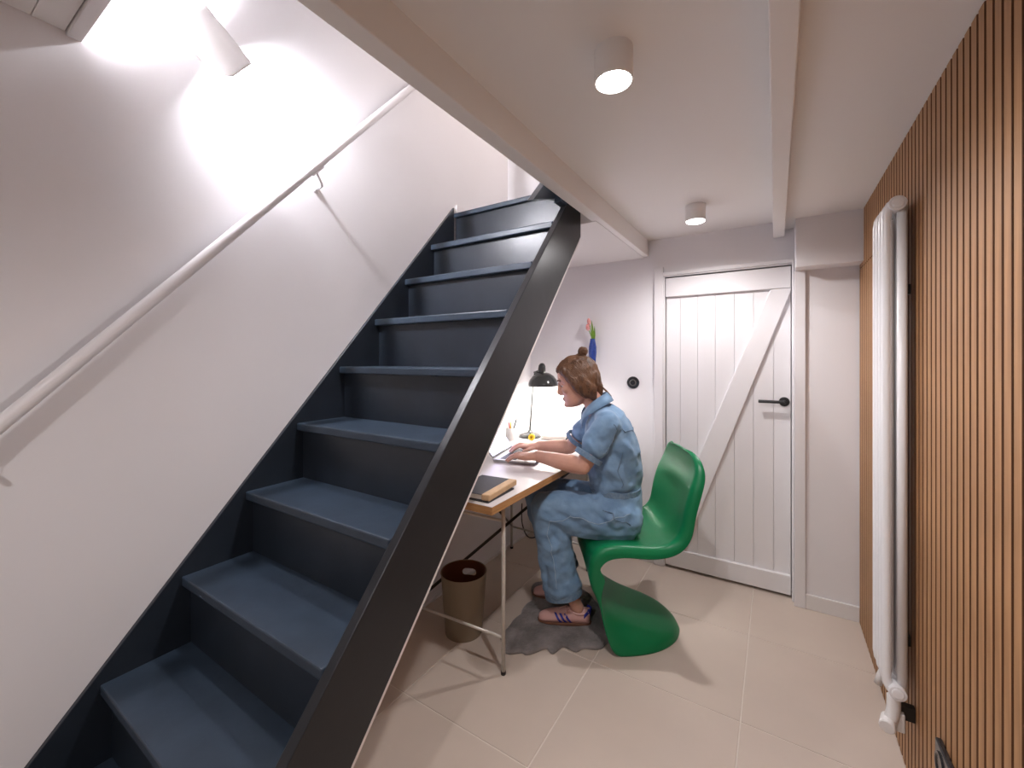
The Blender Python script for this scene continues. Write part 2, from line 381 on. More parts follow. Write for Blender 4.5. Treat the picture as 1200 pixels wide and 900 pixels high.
# ------------------------------------------------------------------ ceiling spots
def spot(x, y, label):
    t = thing('ceiling_spotlight', (x, y, ZC), label, 'lamp', 'spotlights on the low ceiling')
    obj('housing', lathe(BM(), (x, y, ZC), (0, 0, -1), [(0.046, 0), (0.046, 0.074), (0.044, 0.078), (0.0425, 0.078), (0.0425, 0.071), (0.001, 0.071)], 40), M['lamp_white'], t, smooth=False)
    obj('diffuser', lathe(BM(), (x, y, ZC - 0.0715), (0, 0, -1), [(0.042, 0), (0.042, 0.008), (0.032, 0.012), (0.001, 0.010)], 32), M['disc'], t, smooth=True)
    light('spot_light', 'SPOT', (x, y, ZC - 0.085), P_SPOT, (1.0, 0.965, 0.975), 0.036, rot=(0, 0, 0), spot=168, blend=0.75)
spot(-0.337, 1.000, 'large-looking white cylindrical ceiling spotlight, lit, nearest the camera')
spot(-0.335, 2.226, 'smaller-looking white cylindrical ceiling spotlight, lit, just before the white door')

spot(-0.337, -0.55, 'added unseen white cylindrical ceiling spotlight behind the viewpoint, farthest from the door, for fill light')  # extra spot out of view, added to fill the left wall and room

# ------------------------------------------------------------------ radiator
rd = thing('radiator', (0.30, 1.74, 0.28), 'tall white vertical column radiator in front of the oak slat wall', 'radiator')
Ys = [1.672, 1.716, 1.760, 1.804]
zt, zb = 1.785, 0.288
XA, XB, XM = 0.2830, 0.3185, 0.3055
for yy in Ys:
    s_ = obj('radiator_section', tube(BM(), [(XM - 0.004, yy, zt - 0.018), (XM - 0.013, yy, zt - 0.022), (XA + 0.003, yy, zt - 0.034), (XA, yy, zt - 0.055), (XA, yy, zb + 0.055), (XA + 0.003, yy, zb + 0.034), (XM - 0.013, yy, zb + 0.022), (XM - 0.004, yy, zb + 0.018)], [0.014, 0.0135, 0.0125, 0.0118, 0.0118, 0.0125, 0.0135, 0.014], 14), M['rad'], rd, smooth=False)
    o_ = obj('rear_tube', tube(BM(), [(XB, yy, zb + 0.02), (XB, yy, zt - 0.02)], 0.0122, 14), M['rad'], s_)
    for z_ in (zt - 0.022, zb + 0.022):
        obj('header', lathe(BM(), (XM, yy - 0.022, z_), (0, 1, 0), [(0.0195, 0), (0.0215, 0.008), (0.0215, 0.036), (0.0195, 0.044)], 24), M['rad'], s_)
for o_ in rd.children_recursive:
    for p in o_.data.polygons: p.use_smooth = len(p.vertices) == 4
for z_ in (zt - 0.022, zb + 0.022):
    obj('end_cap', lathe(BM(), (XM, 1.651, z_), (0, -1, 0), [(0.0215, -0.012), (0.0215, 0.0), (0.020, 0.002), (0.0155, 0.002), (0.015, 0.000), (0.0145, 0.004), (0.012, 0.005), (0.001, 0.0055)], 32), M['rad'], rd)
obj('back_strip', bbox(0.2975, 0.3015, 1.682, 1.80, 0.35, 1.72), M['alu'], rd)
for zz in (1.50, 0.42):
    obj('wall_bracket', bbox(0.306, XR - 0.0005, 1.728, 1.760, zz, zz + 0.03), M['frame_dark'], rd)
obj('wall_bracket', bbox(0.312, XR - 0.0005, 1.678, 1.700, 0.222, 0.262), M['frame_dark'], rd)
v = obj('valve', tube(BM(), spline([(0.300, 1.672, 0.288), (0.298, 1.666, 0.25), (0.291, 1.660, 0.222)], 5), 0.0165, 18), M['thermo'], rd, smooth=True)
obj('thermostat_knob', lathe(BM(), (0.292, 1.680, 0.215), Vector((-0.30, -1, -0.10)), [(0.016, 0), (0.0195, 0.006), (0.0195, 0.045), (0.017, 0.048), (0.001, 0.049)], 28), M['thermo'], v)
obj('valve_body', bbox(0.300, 0.324, 1.662, 1.70, 0.190, 0.245), M['thermo'], v, bevel=0.003)
obj('valve', tube(BM(), [(0.300, 1.80, 0.29), (0.290, 1.80, 0.262), (0.284, 1.80, 0.235)], 0.011, 12), M['thermo'], rd, smooth=True)

# black socket at the bottom of the slat wall
sk = thing('wall_socket', (XR, 1.38, 0.30), 'black double wall socket low on the oak slat wall beside the radiator', 'socket')
obj('plate', bbox(XR - 0.014, XR, 1.290, 1.447, 0.272, 0.358), M['blackplastic'], sk, bevel=0.004, seg=3)
for yy in (1.331, 1.406):
    obj('recess', lathe(BM(), (XR - 0.0142, yy, 0.315), (-1, 0, 0), [(0.030, 0), (0.030, 0.003), (0.025, 0.003), (0.022, 0.0005), (0.001, 0.0004)], 28), M['blackplastic'], sk)
# round black switch on the back wall
sw = thing('wall_switch', (-0.783, YD, 1.15), 'round black rotary switch on the white wall left of the door', 'switch')
obj('plate', lathe(BM(), (-0.790, YD, 1.147), (0, -1, 0), [(0.040, 0), (0.040, 0.006), (0.037, 0.010), (0.027, 0.011), (0.026, 0.008), (0.001, 0.008)], 36), M['blackplastic'], sw)
obj('knob', lathe(BM(), (-0.790, YD - 0.008, 1.147), (0, -1, 0), [(0.015, 0), (0.014, 0.012), (0.001, 0.013)], 24), M['blackplastic'], sw)
bm = lathe(BM(), (-0.790, YD - 0.009, 1.147), (0, -1, 0), [(0.0215, 0), (0.0215, 0.0015), (0.0195, 0.0015), (0.0195, 0)], 28)
obj('ring', bm, M['frame'], sw)

# wall vase with tulips
vs = thing('wall_vase', (-1.045, 2.69, 1.26), 'slim blue bud vase hung on the white wall above the seated person', 'vase')
vx, vy = -1.055, 2.695
obj('vase_body', lathe(BM(), (vx, vy, 1.245), (0, 0, 1), [(0.010, 0), (0.018, 0.01), (0.022, 0.05), (0.0265, 0.10), (0.026, 0.14), (0.019, 0.175), (0.017, 0.195), (0.013, 0.195), (0.011, 0.15)], 24), M['vase'], vs, smooth=True)
obj('cord', tube(BM(), [(vx, vy + 0.01, 1.43), (vx + 0.012, YD - 0.002, 1.47)], 0.0015, 6), M['paper'], vs)
tp = thing('tulips', (vx, vy, 1.42), 'pink tulips with green leaves standing in the blue wall vase', 'flower')
obj('stem', tube(BM(), spline([(vx, vy, 1.36), (vx - 0.008, vy - 0.004, 1.45), (vx - 0.024, vy - 0.012, 1.50)], 5), 0.0028, 8), M['leaf'], tp, smooth=True)
obj('stem', tube(BM(), spline([(vx, vy, 1.36), (vx - 0.010, vy, 1.47), (vx - 0.022, vy - 0.004, 1.545)], 5), 0.0028, 8), M['leaf'], tp, smooth=True)
for (px_, py_, pz_, s_) in ((-0.026, -0.014, 1.495, 1.0), (-0.022, -0.004, 1.535, 0.9)):
    obj('flower_head', lathe(BM(), (vx + px_, vy + py_, pz_), (-0.12, -0.1, 1), [(0.004, 0), (0.012 * s_, 0.008), (0.0145 * s_, 0.02), (0.011 * s_, 0.038), (0.004, 0.046)], 12), M['tulip'], tp, smooth=True)
def leaf(pts, wd):
    bm = BM(); P_ = spline(pts, 5); n = len(P_); rows = []
    for i, p in enumerate(P_):
        ww = wd * math.sin(math.pi * min(0.97, 0.12 + 0.88 * i / (n - 1)))
        rows.append([bm.verts.new(p + Vector((-ww, 0, 0))), bm.verts.new(p + Vector((0, 0.004, 0))), bm.verts.new(p + Vector((ww, 0, 0)))])
    for A, B in zip(rows, rows[1:]):
        for k in range(2): bm.faces.new((A[k], A[k + 1], B[k + 1], B[k]))
    o = obj('leaf', bm, M['leaf'], tp, smooth=True); o.modifiers.new('s', 'SOLIDIFY').thickness = 0.0012
leaf([(vx + 0.002, vy - 0.004, 1.40), (vx + 0.004, vy - 0.01, 1.48), (vx - 0.003, vy - 0.012, 1.565)], 0.009)
leaf([(vx + 0.004, vy, 1.40), (vx + 0.014, vy - 0.004, 1.46), (vx + 0.018, vy - 0.012, 1.525)], 0.007)

# ------------------------------------------------------------------ desk
DA = R(0.6)
def DK(u_, v_, z=0.0):     # desk frame: u to the left (-X), v away (+Y) from near right corner
    c, s = math.cos(DA), math.sin(DA); x, y = -u_, v_
    return Vector((-0.887 + x * c - y * s, 1.262 + x * s + y * c, z))
DZ = 0.752
dk = thing('desk', DK(0.35, 0.7), 'white topped desk with plywood edge on thin tubular legs, pushed under the stairs', 'desk')
DW, DL = 0.655, 1.42
obj('tabletop', prism(BM(), [DK(0.0006, 0.0006, DZ - 0.0015), DK(DW, 0.0006, DZ - 0.0015), DK(DW, DL, DZ - 0.0015), DK(0.0006, DL, DZ - 0.0015)], (0, 0, 0.0015)), M['desk_top'], dk)
obj('edge_band', prism(BM(), [DK(0, 0, DZ - 0.031), DK(DW, 0, DZ - 0.031), DK(DW, DL, DZ - 0.031), DK(0, DL, DZ - 0.031)], (0, 0, 0.0292)), M['desk_edge'], dk)
LG = {'nr': (-0.950, 1.434), 'nl': (-1.49, 1.40), 'fr': (-0.975, 2.41), 'fl': (-1.535, 2.42)}
for k_, (lx, ly) in LG.items():
    l_ = obj('leg', tube(BM(), [(lx, ly, 0.006), (lx, ly, DZ - 0.031)], 0.0085, 12), M['frame'], dk, smooth=True)
    obj('foot_cap', tube(BM(), [(lx, ly, 0.0), (lx, ly, 0.012)], 0.0105, 12), M['black'], l_)
for a, b in (('nr', 'nl'), ('fr', 'fl')):
    for z_ in (0.150, 0.632, 0.690):
        obj('cross_bar', tube(BM(), [(*LG[a], z_), (*LG[b], z_)], 0.006, 10), M['frame'], dk, smooth=True)
obj('brace', tube(BM(), [(LG['nl'][0], LG['nl'][1], 0.105), (LG['fr'][0], LG['fr'][1], 0.705)], 0.008, 10), M['frame_dark'], dk, smooth=True)
obj('brace', tube(BM(), [(LG['nr'][0] - 0.06, LG['nr'][1], 0.700), (LG['fl'][0], LG['fl'][1], 0.155)], 0.006, 10), M['frame_dark'], dk, smooth=True)
# cable hanging below the desk
tag(obj('power_cable', tube(BM(), spline([(-1.30, 2.42, 0.72), (-1.31, 2.40, 0.50), (-1.28, 2.36, 0.30), (-1.30, 2.33, 0.20), (-1.22, 2.36, 0.14), (-1.17, 2.40, 0.20), (-1.25, 2.42, 0.22), (-1.33, 2.42, 0.13), (-1.42, 2.44, 0.10), (-1.50, 2.50, 0.16), (-1.56, 2.60, 0.25)], 6), 0.004, 8), M['cable'], smooth=True),
    'thin black power cable hanging in loops below the desk', 'cable')

# laptop
def quad_frame(o_, ex, ey):
    ex = Vector(ex).normalized(); ey = Vector(ey).normalized()
    return lambda a, b, z: Vector(o_) + ex * a + ey * b + Vector((0, 0, z))
FA = R(25)
D = Vector((-math.cos(FA), -math.sin(FA), 0)); N = Vector((math.sin(FA), -math.cos(FA), 0))
lb = thing('laptop', (-1.16, 1.98, DZ), 'open silver laptop with black keys under the person\'s hands', 'laptop')
lo = Vector((-1.050, 1.875, DZ)); ldir = Vector((-1, -0.22, 0)).normalized(); lside = Vector((-0.22, 1, 0)).normalized()
LF = quad_frame(lo, ldir, lside)   # a: away from the user, b: across (far)
LDp, LWd = 0.232, 0.315
obj('base', prism(BM(), [LF(0, 0, 0.002), LF(LDp, 0, 0.002), LF(LDp, LWd, 0.002), LF(0, LWd, 0.002)], (0, 0, 0.013)), M['alu'], lb, bevel=0.003)
bm = BM()
for r_ in range(5):
    for c_ in range(13):
        a0 = 0.200 - r_ * 0.0185; b0 = 0.022 + c_ * 0.0209
        prism(bm, [LF(a0, b0, 0.0151), LF(a0, b0 + 0.018, 0.0151), LF(a0 - 0.0155, b0 + 0.018, 0.0151), LF(a0 - 0.0155, b0, 0.0151)], (0, 0, 0.0015))
ks = obj('keys', bm, M['key'], lb); ks['kind'] = 'stuff'
obj('trackpad', prism(BM(), [LF(0.015, 0.11, 0.0151), LF(0.09, 0.11, 0.0151), LF(0.09, 0.205, 0.0151), LF(0.015, 0.205, 0.0151)], (0, 0, 0.0004)), M['alu'], lb)
ta = R(128); ux, uz = -math.cos(ta), math.sin(ta)
def LS(h_, b, th): # lid
    return LF(LDp - 0.004 + h_ * ux * 1.0 + th * uz, b, 0.015 + h_ * uz - th * ux)
def lid(h0, h1, b0, b1, t0, t1):
    bm = BM(); q = [LS(h0, b0, t0), LS(h1, b0, t0), LS(h1, b1, t0), LS(h0, b1, t0)]; q2 = [LS(h0, b0, t1), LS(h1, b0, t1), LS(h1, b1, t1), LS(h0, b1, t1)]
    return rings(bm, [q, q2])
ld = obj('lid', lid(0, 0.215, 0, LWd, 0, 0.006), M['alu'], lb, bevel=0.002)
obj('bezel', lid(0.004, 0.211, 0.004, LWd - 0.004, -0.0006, 0.0002), M['key'], ld)
obj('screen', lid(0.016, 0.203, 0.010, LWd - 0.010, -0.0012, -0.0005), M['screen'], ld)

# books at the near end of the desk
def book(name, o_, ex, ey, L_, W_, z0, th, cover, label, spine=None, pages=True):
    t = thing(name, (o_[0], o_[1], z0), label, 'book')
    q = quad_frame((o_[0], o_[1], z0), ex, ey)
    def slab(a0, a1, b0, b1, za, zb_): return prism(BM(), [q(a0, b0, za), q(a1, b0, za), q(a1, b1, za), q(a0, b1, za)], (0, 0, zb_ - za))
    obj('cover', slab(0, L_, 0, W_, 0, 0.0025), cover, t, bevel=0.001, seg=1)
    obj('cover', slab(0, L_, 0, W_, th - 0.0025, th), cover, t, bevel=0.001, seg=1)
    obj('page_block', slab(0.003, L_ - 0.003, 0.004, W_ - 0.003, 0.0025, th - 0.0025), M['paper'], t)
    if spine: 
        s_ = obj('spine', slab(-0.002, L_ + 0.002, -0.003, 0.034, 0.0, th + 0.001), spine, t, bevel=0.005, seg=3)
    return t
ex_, ey_ = Vector((-0.05, 1, 0)), Vector((-1, -0.05, 0))
book('notebook', (-0.921, 1.288), ex_, ey_, 0.20, 0.19, DZ, 0.006, M['cover'], 'thin dark notebook lying under the tan-spined book')
book('book', (-0.922, 1.292), Vector((-0.10, 1, 0)), Vector((-1, -0.10, 0)), 0.235, 0.17, DZ + 0.0062, 0.023, M['cover'], 'charcoal book with a tan spine lying near the front corner of the desk', M['spine'])
tag(obj('paper_sheet', prism(BM(), [DK(0.045, 0.010, DZ), DK(0.25, 0.006, DZ), DK(0.25, 0.021, DZ), DK(0.045, 0.024, DZ)], (0, 0, 0.0008)), M['paper']), 'white sheet of paper on the desk corner in front of the books', 'paper')

# pen cup
pc = thing('pen_cup', (-1.500, 2.37, DZ), 'small white ceramic pen cup on the desk beside the stringer', 'cup')
pcx, pcy = -1.515, 2.375
obj('cup', lathe(BM(), (pcx, pcy, DZ), (0, 0, 1), [(0.028, 0), (0.031, 0.004), (0.033, 0.085), (0.030, 0.085), (0.028, 0.01), (0.001, 0.008)], 28), M['cup'], pc, smooth=True)
for dx_, dy_, hh, m_, lb_, nm in ((0.020, 0.012, 0.145, M['black'], 'dark grey marker leaning out of the pen cup', 'marker'), (0.0, -0.012, 0.125, M['red'], 'red pencil in the pen cup', 'pencil'), (-0.018, 0.0, 0.115, M['cup'], 'white pen standing in the pen cup', 'pen'), (-0.008, 0.014, 0.12, M['yellow'], 'yellow pencil standing in the pen cup', 'pencil')):
    tag(obj(nm, tube(BM(), [(pcx + dx_ * 0.1, pcy + dy_ * 0.1, DZ + 0.012), (pcx + dx_ * 1.6, pcy + dy_ * 1.6, DZ + hh - 0.01), (pcx + dx_ * 1.75, pcy + dy_ * 1.75, DZ + hh)], [0.0045, 0.0045, 0.002], 8), m_), lb_, 'pencil' if nm == 'pencil' else 'pen')

# desk lamp
lx, ly = -1.462, 2.545
dl = thing('desk_lamp', (lx, ly, DZ), 'dark grey domed desk lamp, lit, at the far end of the desk', 'lamp')
obj('base', lathe(BM(), (lx, ly, DZ), (0, 0, 1), [(0.079, 0), (0.080, 0.006), (0.072, 0.018), (0.045, 0.031), (0.018, 0.036), (0.012, 0.046), (0.008, 0.05)], 36), M['lampgrey'], dl, smooth=True)
hx, hy, hz = lx + 0.100, ly + 0.010, 1.112
obj('pole', tube(BM(), [(lx, ly, DZ + 0.045), (lx + 0.022, ly + 0.01, 1.15), (lx + 0.034, ly + 0.01, 1.205)], 0.0055, 12), M['lampgrey'], dl, smooth=True)
shp = [(0.1045, 0.0), (0.106, 0.004), (0.104, 0.018), (0.094, 0.045), (0.074, 0.072), (0.047, 0.090), (0.027, 0.097)]
bm = lathe(BM(), (hx, hy, hz), (-0.03, 0, 1), shp + [(0.020, 0.096), (0.045, 0.087), (0.072, 0.069), (0.091, 0.043), (0.101, 0.017), (0.1025, 0.001)], 40, cap=False)
sh = obj('shade', bm, [M['lampgrey'], M['lampin']], dl, smooth=True)
for p in sh.data.polygons:
    if p.index >= 40 * 6: p.material_index = 1
obj('knuckle', lathe(BM(), (hx - 0.012, hy, hz + 0.088), (0.05, 0, 1), [(0.026, 0), (0.027, 0.03), (0.024, 0.055), (0.015, 0.070), (0.004, 0.074)], 24), M['lampgrey'], dl, smooth=True)
obj('joint', tube(BM(), [(lx + 0.030, ly + 0.01, 1.205), (hx - 0.012, hy, 1.222)], 0.010, 12), M['lampgrey'], dl, smooth=True)
obj('bulb', lathe(BM(), (hx, hy, hz + 0.025), (0, 0, 1), [(0.004, 0), (0.022, 0.008), (0.027, 0.026), (0.018, 0.045), (0.010, 0.055)], 20), M['bulb'], dl, smooth=True)
light('desk_lamp_light', 'POINT', (hx, hy, hz + 0.004), P_DESK, (1, 0.95, 0.88), 0.025)

# small things by the lamp
q = quad_frame((-1.350, 2.500, DZ), (0.93, 0.28, 0), (-0.28, 0.93, 0))
nb = thing('note_pad', (-1.28, 2.57, DZ), 'cream note pad on a dark cover lying beside the desk lamp', 'notebook')
obj('cover', prism(BM(), [q(0, 0, 0), q(0.17, 0, 0), q(0.17, 0.10, 0), q(0, 0.10, 0)], (0, 0, 0.005)), M['cover'], nb)
obj('page_block', prism(BM(), [q(0.004, 0.002, 0.004), q(0.165, 0.002, 0.005), q(0.165, 0.098, 0.005), q(0.004, 0.098, 0.004)], (0, 0, 0.024)), M['paper'], nb, bevel=0.004)
tag(obj('tape_roll', lathe(BM(), (-1.395, 2.452, DZ + 0.0215), (0.35, -1, 0), [(0.010, -0.012), (0.0215, -0.012), (0.0215, 0.012), (0.010, 0.012), (0.010, -0.011)], 24), M['yellow'], bevel=0.001), 'small yellow roll of tape standing against the lamp base', 'tape')

# ------------------------------------------------------------------ waste bin
bx, by = -1.262, 1.562
bn = thing('waste_bin', (bx, by, 0), 'round olive-grey waste paper bin with a cut-out handle below the desk', 'bin')
bm = lathe(BM(), (bx, by, 0), (0, 0, 1), [(0.087, 0.0), (0.088, 0.003), (0.1085, 0.287), (0.1055, 0.287), (0.085, 0.006), (0.001, 0.005)], 64)
wall_o = obj('bin_wall', bm, [M['bin'], M['bin_in']], None)
for p in wall_o.data.polygons:
    c_ = p.center; rr_ = math.hypot(c_.x - bx, c_.y - by)
    if c_.z > 0.004 and rr_ < 0.0868 + (c_.z - 0.003) * 0.0722 - 0.0004 and c_.z < 0.286: p.material_index = 1
hole_dir = math.atan2(0.72, -0.30)
hd_ = Vector((math.cos(hole_dir), math.sin(hole_dir), 0)); hs_ = Vector((-hd_.y, hd_.x, 0))
cutp = []
for sg_, a0 in ((1, -90), (-1, 90)):
    for k in range(9): cutp.append(Vector((bx, by, 0.232)) + hd_ * 0.06 + hs_ * (sg_ * 0.020 + 0.016 * math.cos(R(a0 + 180 * k / 8))) + Vector((0, 0, 0.016 * math.sin(R(a0 + 180 * k / 8)))))
cut_o = obj('cut', prism(BM(), cutp, hd_ * 0.08), M['bin'])
md = wall_o.modifiers.new('b', 'BOOLEAN'); md.operation = 'DIFFERENCE'; md.object = cut_o; md.solver = 'EXACT'
dg = bpy.context.evaluated_depsgraph_get(); dg.update()
nm_ = bpy.data.meshes.new_from_object(wall_o.evaluated_get(dg)); wall_o.modifiers.clear(); wall_o.data = nm_
bpy.data.objects.remove(cut_o)
attach(wall_o, bn)
ring_ = [(bx + 0.1085 * math.cos(2 * math.pi * k / 48), by + 0.1085 * math.sin(2 * math.pi * k / 48), 0.287) for k in range(48)]
obj('rim', tube(BM(), ring_, 0.0022, 8, close=True), M['bin'], bn, smooth=True)

# ------------------------------------------------------------------ fleece rug
outline = [(-1.02, 1.55), (-0.965, 1.555), (-0.92, 1.59), (-0.87, 1.645), (-0.825, 1.665), (-0.79, 1.71), (-0.735, 1.725), (-0.69, 1.775), (-0.64, 1.83), (-0.62, 1.92), (-0.66, 2.02), (-0.76, 2.10), (-0.86, 2.15), (-0.98, 2.20), (-1.10, 2.19), (-1.17, 2.12), (-1.15, 2.02), (-1.10, 1.93), (-1.105, 1.83), (-1.085, 1.74), (-1.095, 1.66), (-1.06, 1.60)]
cx_, cy_ = -0.90, 1.88
bm = BM(); loops = []
ol = spline([(x, y, 0) for x, y in outline + [outline[0]]], 6)[:-1]
for f_, zz in ((1.0, 0.001), (1.012, 0.006), (0.99, 0.013), (0.95, 0.016), (0.85, 0.016), (0.6, 0.0155), (0.3, 0.0155), (0.05, 0.0155)):
    lp = []
    for k, p in enumerate(ol):
        wv = 0.010 * math.sin(k * 0.62) + 0.008 * noise.noise(Vector((k * 0.21, 3, 0))) if f_ > 0.9 else 0
        d = Vector((p.x - cx_, p.y - cy_, 0)); L_ = d.length
        lp.append(Vector((cx_, cy_, 0)) + d * (f_ + wv / L_ * 1.2) + Vector((0, 0, zz + (noise.noise(Vector((p.x * 30 * f_, p.y * 30 * f_, f_ * 5))) * 0.003 if zz > 0.01 else 0))))
    loops.append(lp)
rings(bm, loops)
tag(obj('rug', bm, M['rug'], smooth=True), 'wavy-edged grey fleece rug on the tiles under the person\'s feet', 'rug')

# ------------------------------------------------------------------ green cantilever chair
M0 = -2.12
def W(s_, m_, z_): return D * s_ + N * m_ + Vector((0, 0, z_))
CA = R(5.5)
_pv = (-0.30, M0 + 0.24)
def WC(s_, m_, z_):          # chair frame: turned a little further about its near edge
    a, b = s_ - _pv[0], m_ - _pv[1]
    return W(_pv[0] + a * math.cos(CA) - b * math.sin(CA), _pv[1] + a * math.sin(CA) + b * math.cos(CA), z_)
ch = thing('chair', W(-0.35, M0, 0), 'glossy green moulded plastic S-shaped cantilever chair the person sits on', 'chair')
# centre profile: top of back -> seat -> lip -> ramp -> tail  (s, z, halfwidth, flange depth)
prof = [(-0.576, 0.870, 0.080, 0.006), (-0.581, 0.866, 0.125, 0.012), (-0.583, 0.857, 0.160, 0.018), (-0.584, 0.842, 0.188, 0.023), (-0.583, 0.822, 0.208, 0.027), (-0.580, 0.798, 0.223, 0.032), (-0.570, 0.768, 0.234, 0.036), (-0.554, 0.733, 0.242, 0.039), (-0.540, 0.692, 0.245, 0.040), (-0.527, 0.645, 0.245, 0.040), (-0.516, 0.590, 0.245, 0.040),
        (-0.507, 0.533, 0.245, 0.042), (-0.480, 0.496, 0.245, 0.044), (-0.435, 0.475, 0.245, 0.044), (-0.36, 0.470, 0.244, 0.046), (-0.27, 0.478, 0.243, 0.044), (-0.20, 0.476, 0.242, 0.050), (-0.150, 0.464, 0.241, 0.056),
        (-0.122, 0.438, 0.240, 0.062), (-0.107, 0.398, 0.240, 0.068), (-0.103, 0.345, 0.240, 0.076)]
NW = 17
grid = []
for i, (s_, z_, hw, fd) in enumerate(prof):
    a = Vector((prof[max(i - 1, 0)][0], prof[max(i - 1, 0)][1])); b = Vector((prof[min(i + 1, len(prof) - 1)][0], prof[min(i + 1, len(prof) - 1)][1]))
    t = (b - a).normalized(); nrm = Vector((t.y, -t.x))    # towards underside/back
    if i == 0: nrm = Vector((-1, 0.2)).normalized()
    # sitting side faces +s / +z; underside is the other way
    if nrm.dot(Vector((-1, -1))) < 0 and i < 19: nrm = -nrm
    if i >= 19: nrm = Vector((-1, -0.25)).normalized() if i > 19 else Vector((-0.75, -0.65)).normalized()
    if i == 18: nrm = Vector((-0.35, -0.95)).normalized()
    row = []
    dish = 0.034 if 11 < i < 18 else (0.022 if 7 < i <= 11 else 0.006)
    rad = min(fd * 0.55, 0.024)
    row.append((-hw - 0.004, fd)); row.append((-hw - 0.002, fd * 0.65)); row.append((-hw, rad)); row.append((-hw + rad * 0.35, rad * 0.3)); row.append((-hw + rad, 0))
    for k in range(1, NW - 1):
        x = -1 + 2 * k / (NW - 1); row.append((x * (hw - rad), dish * (1 - x * x)))
    row.append((hw - rad, 0)); row.append((hw - rad * 0.35, rad * 0.3)); row.append((hw, rad)); row.append((hw + 0.002, fd * 0.65)); row.append((hw + 0.004, fd))
    grid.append([WC(s_ + nrm.x * d_, M0 + x_, z_ + nrm.y * d_) for x_, d_ in row])
NR = len(grid[0])
# pedestal: column sweeping down and back into a rounded foot
ped = [ # centre (s,z), halfwidth, flange end (s,z), flange halfwidth
    ((-0.114, 0.290), 0.225, (-0.155, 0.280), 0.241),
    ((-0.135, 0.240), 0.200, (-0.156, 0.205), 0.242),
    ((-0.170, 0.195), 0.180, (-0.165, 0.130), 0.244),
    ((-0.218, 0.155), 0.165, (-0.187, 0.055), 0.248),
    ((-0.275, 0.122), 0.155, (-0.212, 0.000), 0.250),
    ((-0.330, 0.098), 0.145, (-0.270, 0.000), 0.246),
    ((-0.385, 0.082), 0.130, (-0.340, 0.000), 0.236),
    ((-0.440, 0.068), 0.110, (-0.410, 0.000), 0.214),
    ((-0.490, 0.054), 0.085, (-0.475, 0.000), 0.176),
    ((-0.530, 0.038), 0.055, (-0.530, 0.000), 0.122),
    ((-0.556, 0.016), 0.030, (-0.560, 0.000), 0.055)]
for (c_, hw, fe, fh) in ped:
    row = []
    side = []
    for t in (0.0, 0.25, 0.5, 0.75, 1.0):    # t=0 flange end, 1 = edge of the centre surface
        bl = t ** 1.0
        s_ = fe[0] + (c_[0] - fe[0]) * (1 - (1 - bl) ** 1.6)
        z_ = fe[1] + (c_[1] - fe[1]) * (1 - (1 - bl) ** 1.7)
        x_ = fh + (hw - fh) * (bl ** 1.5)
        side.append((s_, x_, z_))
    row = [(a, -b, c) for a, b, c in side]
    for k in range(1, NW - 1):
        x = -1 + 2 * k / (NW - 1); row.append((c_[0], x * hw, c_[1] + 0.012 * (1 - x * x) * (hw / 0.2)))
    row += [(a, b, c) for a, b, c in side[::-1]]
    grid.append([WC(a, M0 + b, c) for a, b, c in row])
bm = BM()
V = [[bm.verts.new(p) for p in r_] for r_ in grid]
for A, B in zip(V, V[1:]):
    for k in range(NR - 1): bm.faces.new((A[k], A[k + 1], B[k + 1], B[k]))
o = obj('shell', bm, M['green'], ch, smooth=True)
sb = o.modifiers.new('sub', 'SUBSURF'); sb.levels = 1; sb.render_levels = 2
sd = o.modifiers.new('s', 'SOLIDIFY'); sd.thickness = 0.008; sd.offset = 0

# ------------------------------------------------------------------ person
PM = -2.155
def Q(s_, q_, z_): return W(s_, PM + q_, z_)
def ellip_loop(c, a, b, ra, rb_, n=20, pw=2.0):
    out = []
    for k in range(n):
        t = 2 * math.pi * k / n; cx, sx = math.cos(t), math.sin(t)
        out.append(c + a * (math.copysign(abs(cx) ** (2 / pw), cx) * ra) + b * (math.copysign(abs(sx) ** (2 / pw), sx) * rb_))
    return out
def limb(bm, pts, rads, n=16, flat=None):
    """closed tapered limb; pts world, rads scalar or (ra, rb) with ra along `flat`"""
    pts = [Vector(p) for p in pts]; m_ = len(pts); loops = []; pa = None
    def rr(i): return rads[i] if isinstance(rads[i], tuple) else (rads[i], rads[i])
    for i, p in enumerate(pts):
        t = (pts[min(i + 1, m_ - 1)] - pts[max(i - 1, 0)]).normalized()
        ref = flat if flat is not None else (pa if pa is not None else frame_at(t)[0])
        a = (ref - t * ref.dot(t)).normalized(); b = t.cross(a); pa = a
        ra, rb_ = rr(i)
        if i == 0:
            for ang in (80, 55, 28):
                loops.append(ellip_loop(p - t * math.sin(R(ang)) * min(ra, rb_), a, b, ra * math.cos(R(ang)), rb_ * math.cos(R(ang)), n))
        loops.append(ellip_loop(p, a, b, ra, rb_, n))
        if i == m_ - 1:
            for ang in (28, 55, 80):
                loops.append(ellip_loop(p + t * math.sin(R(ang)) * min(ra, rb_), a, b, ra * math.cos(R(ang)), rb_ * math.cos(R(ang)), n))
    rings(bm, loops)
def ball(bm, c, r, rot=None, n=16):
    r = r if isinstance(r, tuple) else (r, r, r); m_ = Matrix.Translation(Vector(c)) @ (rot.to_4x4() if rot else Matrix.Identity(4)) @ Matrix.Diagonal((*r, 1))
    bmesh.ops.create_uvsphere(bm, u_segments=n, v_segments=n // 2 + 2, radius=1, matrix=m_)
PR = Matrix((D, N, Vector((0, 0, 1)))).transposed()      # columns: forward, side, up
